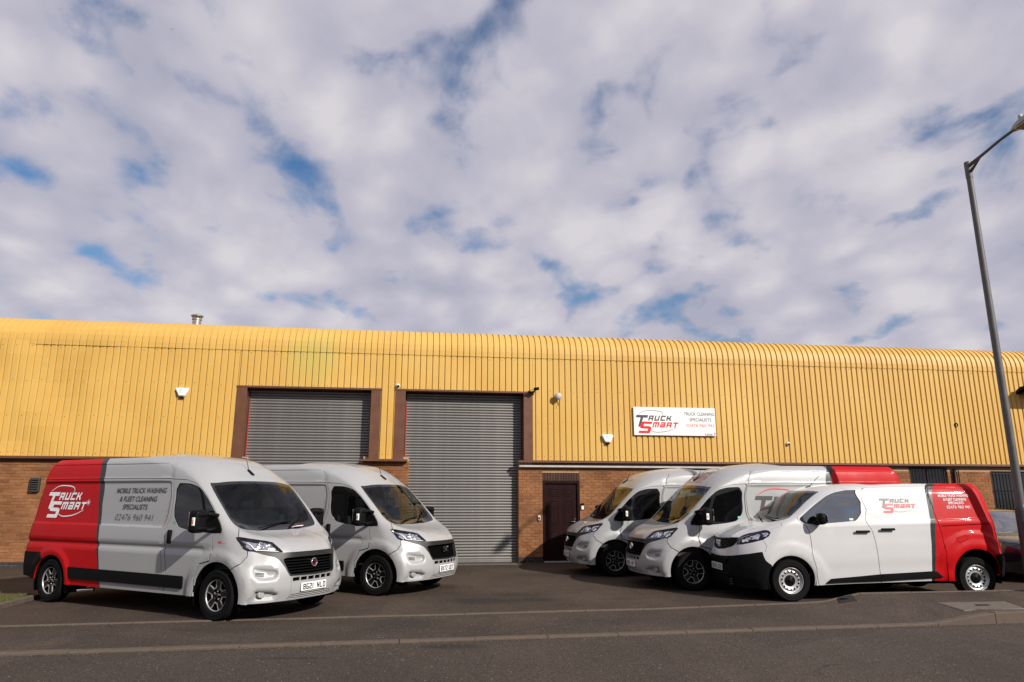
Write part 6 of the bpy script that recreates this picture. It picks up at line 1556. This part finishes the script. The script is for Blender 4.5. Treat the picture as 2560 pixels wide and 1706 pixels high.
plate_on(V2, SKD, .432, 'BX72 UDT', .01); badge_letters(front_child(V2)); stripe_quad(V2, 'window_sticker', -1.02, -.97, 1.30, 1.335, M['grey_plastic'], -1)
V3, _ = van(KD, 'panel_van', (2.161, 16.918, 187.39), 'plain pale grey panel van in front of the brick wall by maroon door', swap=plain)
plate_on(V3, SKD, .432, 'AK21 NFT', .01); badge_round(front_child(V3), False); stripe_quad(V3, 'side_script', -.06, .12, 1.05, 1.062, M['grey_plastic'], 1); stripe_quad(V3, 'window_sticker', -1.02, -.97, 1.30, 1.335, M['grey_plastic'], 1)
V4, _ = van(KD, 'panel_van', (3.264, 14.575, 188.69), 'tall grey panel van with red rear behind the small white van, partly hidden')
plate_on(V4, SKD, .432, 'BK21 NFT', .01); badge_round(front_child(V4), False); stripe_quad(V4, 'side_script', -.08, .12, 1.05, 1.062, M['grey_plastic'], 1); stripe_quad(V4, 'window_sticker', -1.03, -.96, 1.31, 1.35, simple('teal window sticker', (.18, .42, .36), .5), 1)
lg = [(V * 1.35, F, m) for V, F, m in logo_items(M['ink_grey'], M['ink_red'], M['ink_red'])]
sticker(V4, SKD, 1.25, 1, lg, lambda x, y: (-1.36 - x, 1.735 + y), .012)
M['reflected'] = simple('faded lettering', (.22, .19, .22), .5); M['reflected_red'] = simple('faded red lettering', (.34, .20, .23), .5)
# reflection of the emblem, painted as lettering across the front of its roof
lg = [(V * .95, F, m) for V, F, m in logo_items(M['reflected'], M['reflected_red'], M['reflected'])]
def roof_map(x, y, l):
    yy = -(x - .47); vv = np.interp(1.99 + (y + .38) * .62, [1.94, 2.06, 2.19, 2.29, 2.36], [2.045, 2.20, 2.36, 2.56, 2.86])
    us_ = np.linspace(0, 1.0, 60); E = SKD.ev(us_, np.full(60, vv)); u = np.interp(abs(yy), E[:, 1], us_); p = SKD.ev(u, vv) + SKD.nr(u, vv) * (.004 + l * .00012); return (p[0], p[1] * (1 if yy >= 0 else -1), p[2])
place_polys('roof_reflection', lg, roof_map, V4)
V5, _ = van(KS, 'compact_van', (4.647, 13.136, 183.52), 'small white van with red rear and black front bumper at right, nearest', tilt=R(.5))
plate_on(V5, SKS, .515, 'BX23 UCB', .012)
k5 = .672
lg = [(V * k5, F, m) for V, F, m in logo_items(M['ink_grey'], M['ink_red'], M['grey_plastic'])]
sticker(V5, SKS, 1.24, 1, lg, lambda x, y: (-1.745 - x, 1.675 + y * .92), .0)
it = []
for s_, w, h, cx, z in (('MOBILE TRUCK WASHING', .555, .042, 3.115, 1.693), ('& FLEET CLEANING', .42, .042, 3.125, 1.627), ('SPECIALISTS', .285, .042, 3.13, 1.568), ('02476 960 941', .43, .050, 3.155, 1.493)):
    V, F = fit_text(s_, w, h, .18, .012 if h < .045 else -.004, cx=cx, y=z); it.append((V, F, M['ink_white']))
for q in it: sticker(V5, SKS, 1.24, 1, [q], lambda x, y: (-x, y), .003, 'lettering')
stripe_quad(V5, 'window_sticker', -1.20, -1.13, 1.31, 1.345, simple('pale green sticker', (.45, .55, .48), .5), 1, SKS, 1.24)
CR = empty('parked_car', (11.2, 15.4, 0), (0, 0, R(-97))); sgroup(CR, 'dark parked car at right edge, mostly hidden behind red van rear', 'car'); KC.stamp(CR)
number_plate('OV17 JTY', CR, Matrix.Translation((.875, 0, .47)) @ Matrix.Rotation(R(90), 4, 'Z'))
# folder and papers on the dashboard of the first van
fo = empty('red_folder'); fo.matrix_world = V1.matrix_basis @ Matrix.Translation((.0, .46, 1.222)) @ Matrix.Rotation(R(20), 4, 'Z') @ Matrix.Rotation(R(-12), 4, 'Y'); sgroup(fo, 'red folder with white papers on dashboard of nearest left van', 'folder')
b = MB(); b.box((-.11, -.16, .012), (.11, .16, .022), .002); b.build('cover', simple('red card', (.20, .03, .035), .6), fo); b = MB(); b.box((-.105, -.155, 0), (.105, .155, .0115)); b.build('papers', M['ink_white'], fo)
# a bird high on the left
bd = empty('bird', (-45, 80, 62), (0, 0, R(40))); bd.scale = (.45, .45, .45); sgroup(bd, 'tiny dark bird high in the sky at upper left', 'bird')
b = MB(); b.lathe([(0, -.2), (.05, -.12), (.07, 0), (.05, .12), (.03, .18), (0, .22)], Matrix.Rotation(R(90), 4, 'X'), 10); b.build('body', M['ink'], bd)
for sg in (1, -1): b = MB(); b.prism([(0, -.08), (sg * .25, -.05), (sg * .45, .06), (sg * .25, .08), (0, .08)], .0, .02, 'z'); w = b.build('wing', M['ink'], bd); w.rotation_euler = (0, R(-14) * sg, 0)
# ------------------------------------------------------------------ unseen building added behind the camera to darken reflections in glass and paint
FB = empty('reflection_building', (0, -24, 0), (0, 0, PSI)); FB['kind'] = 'structure'
b = MB(); b.box((-45, -14, 0), (40, 0, 3)); b.build('wall', simple('dull brick', (.16, .085, .055), .9, var=.2), FB)
b = MB(); b.box((-45.2, -14, 3.0), (40.2, .1, 8.0)); b.build('cladding', simple('grey cladding', (.20, .21, .22), .6, var=.1), FB)
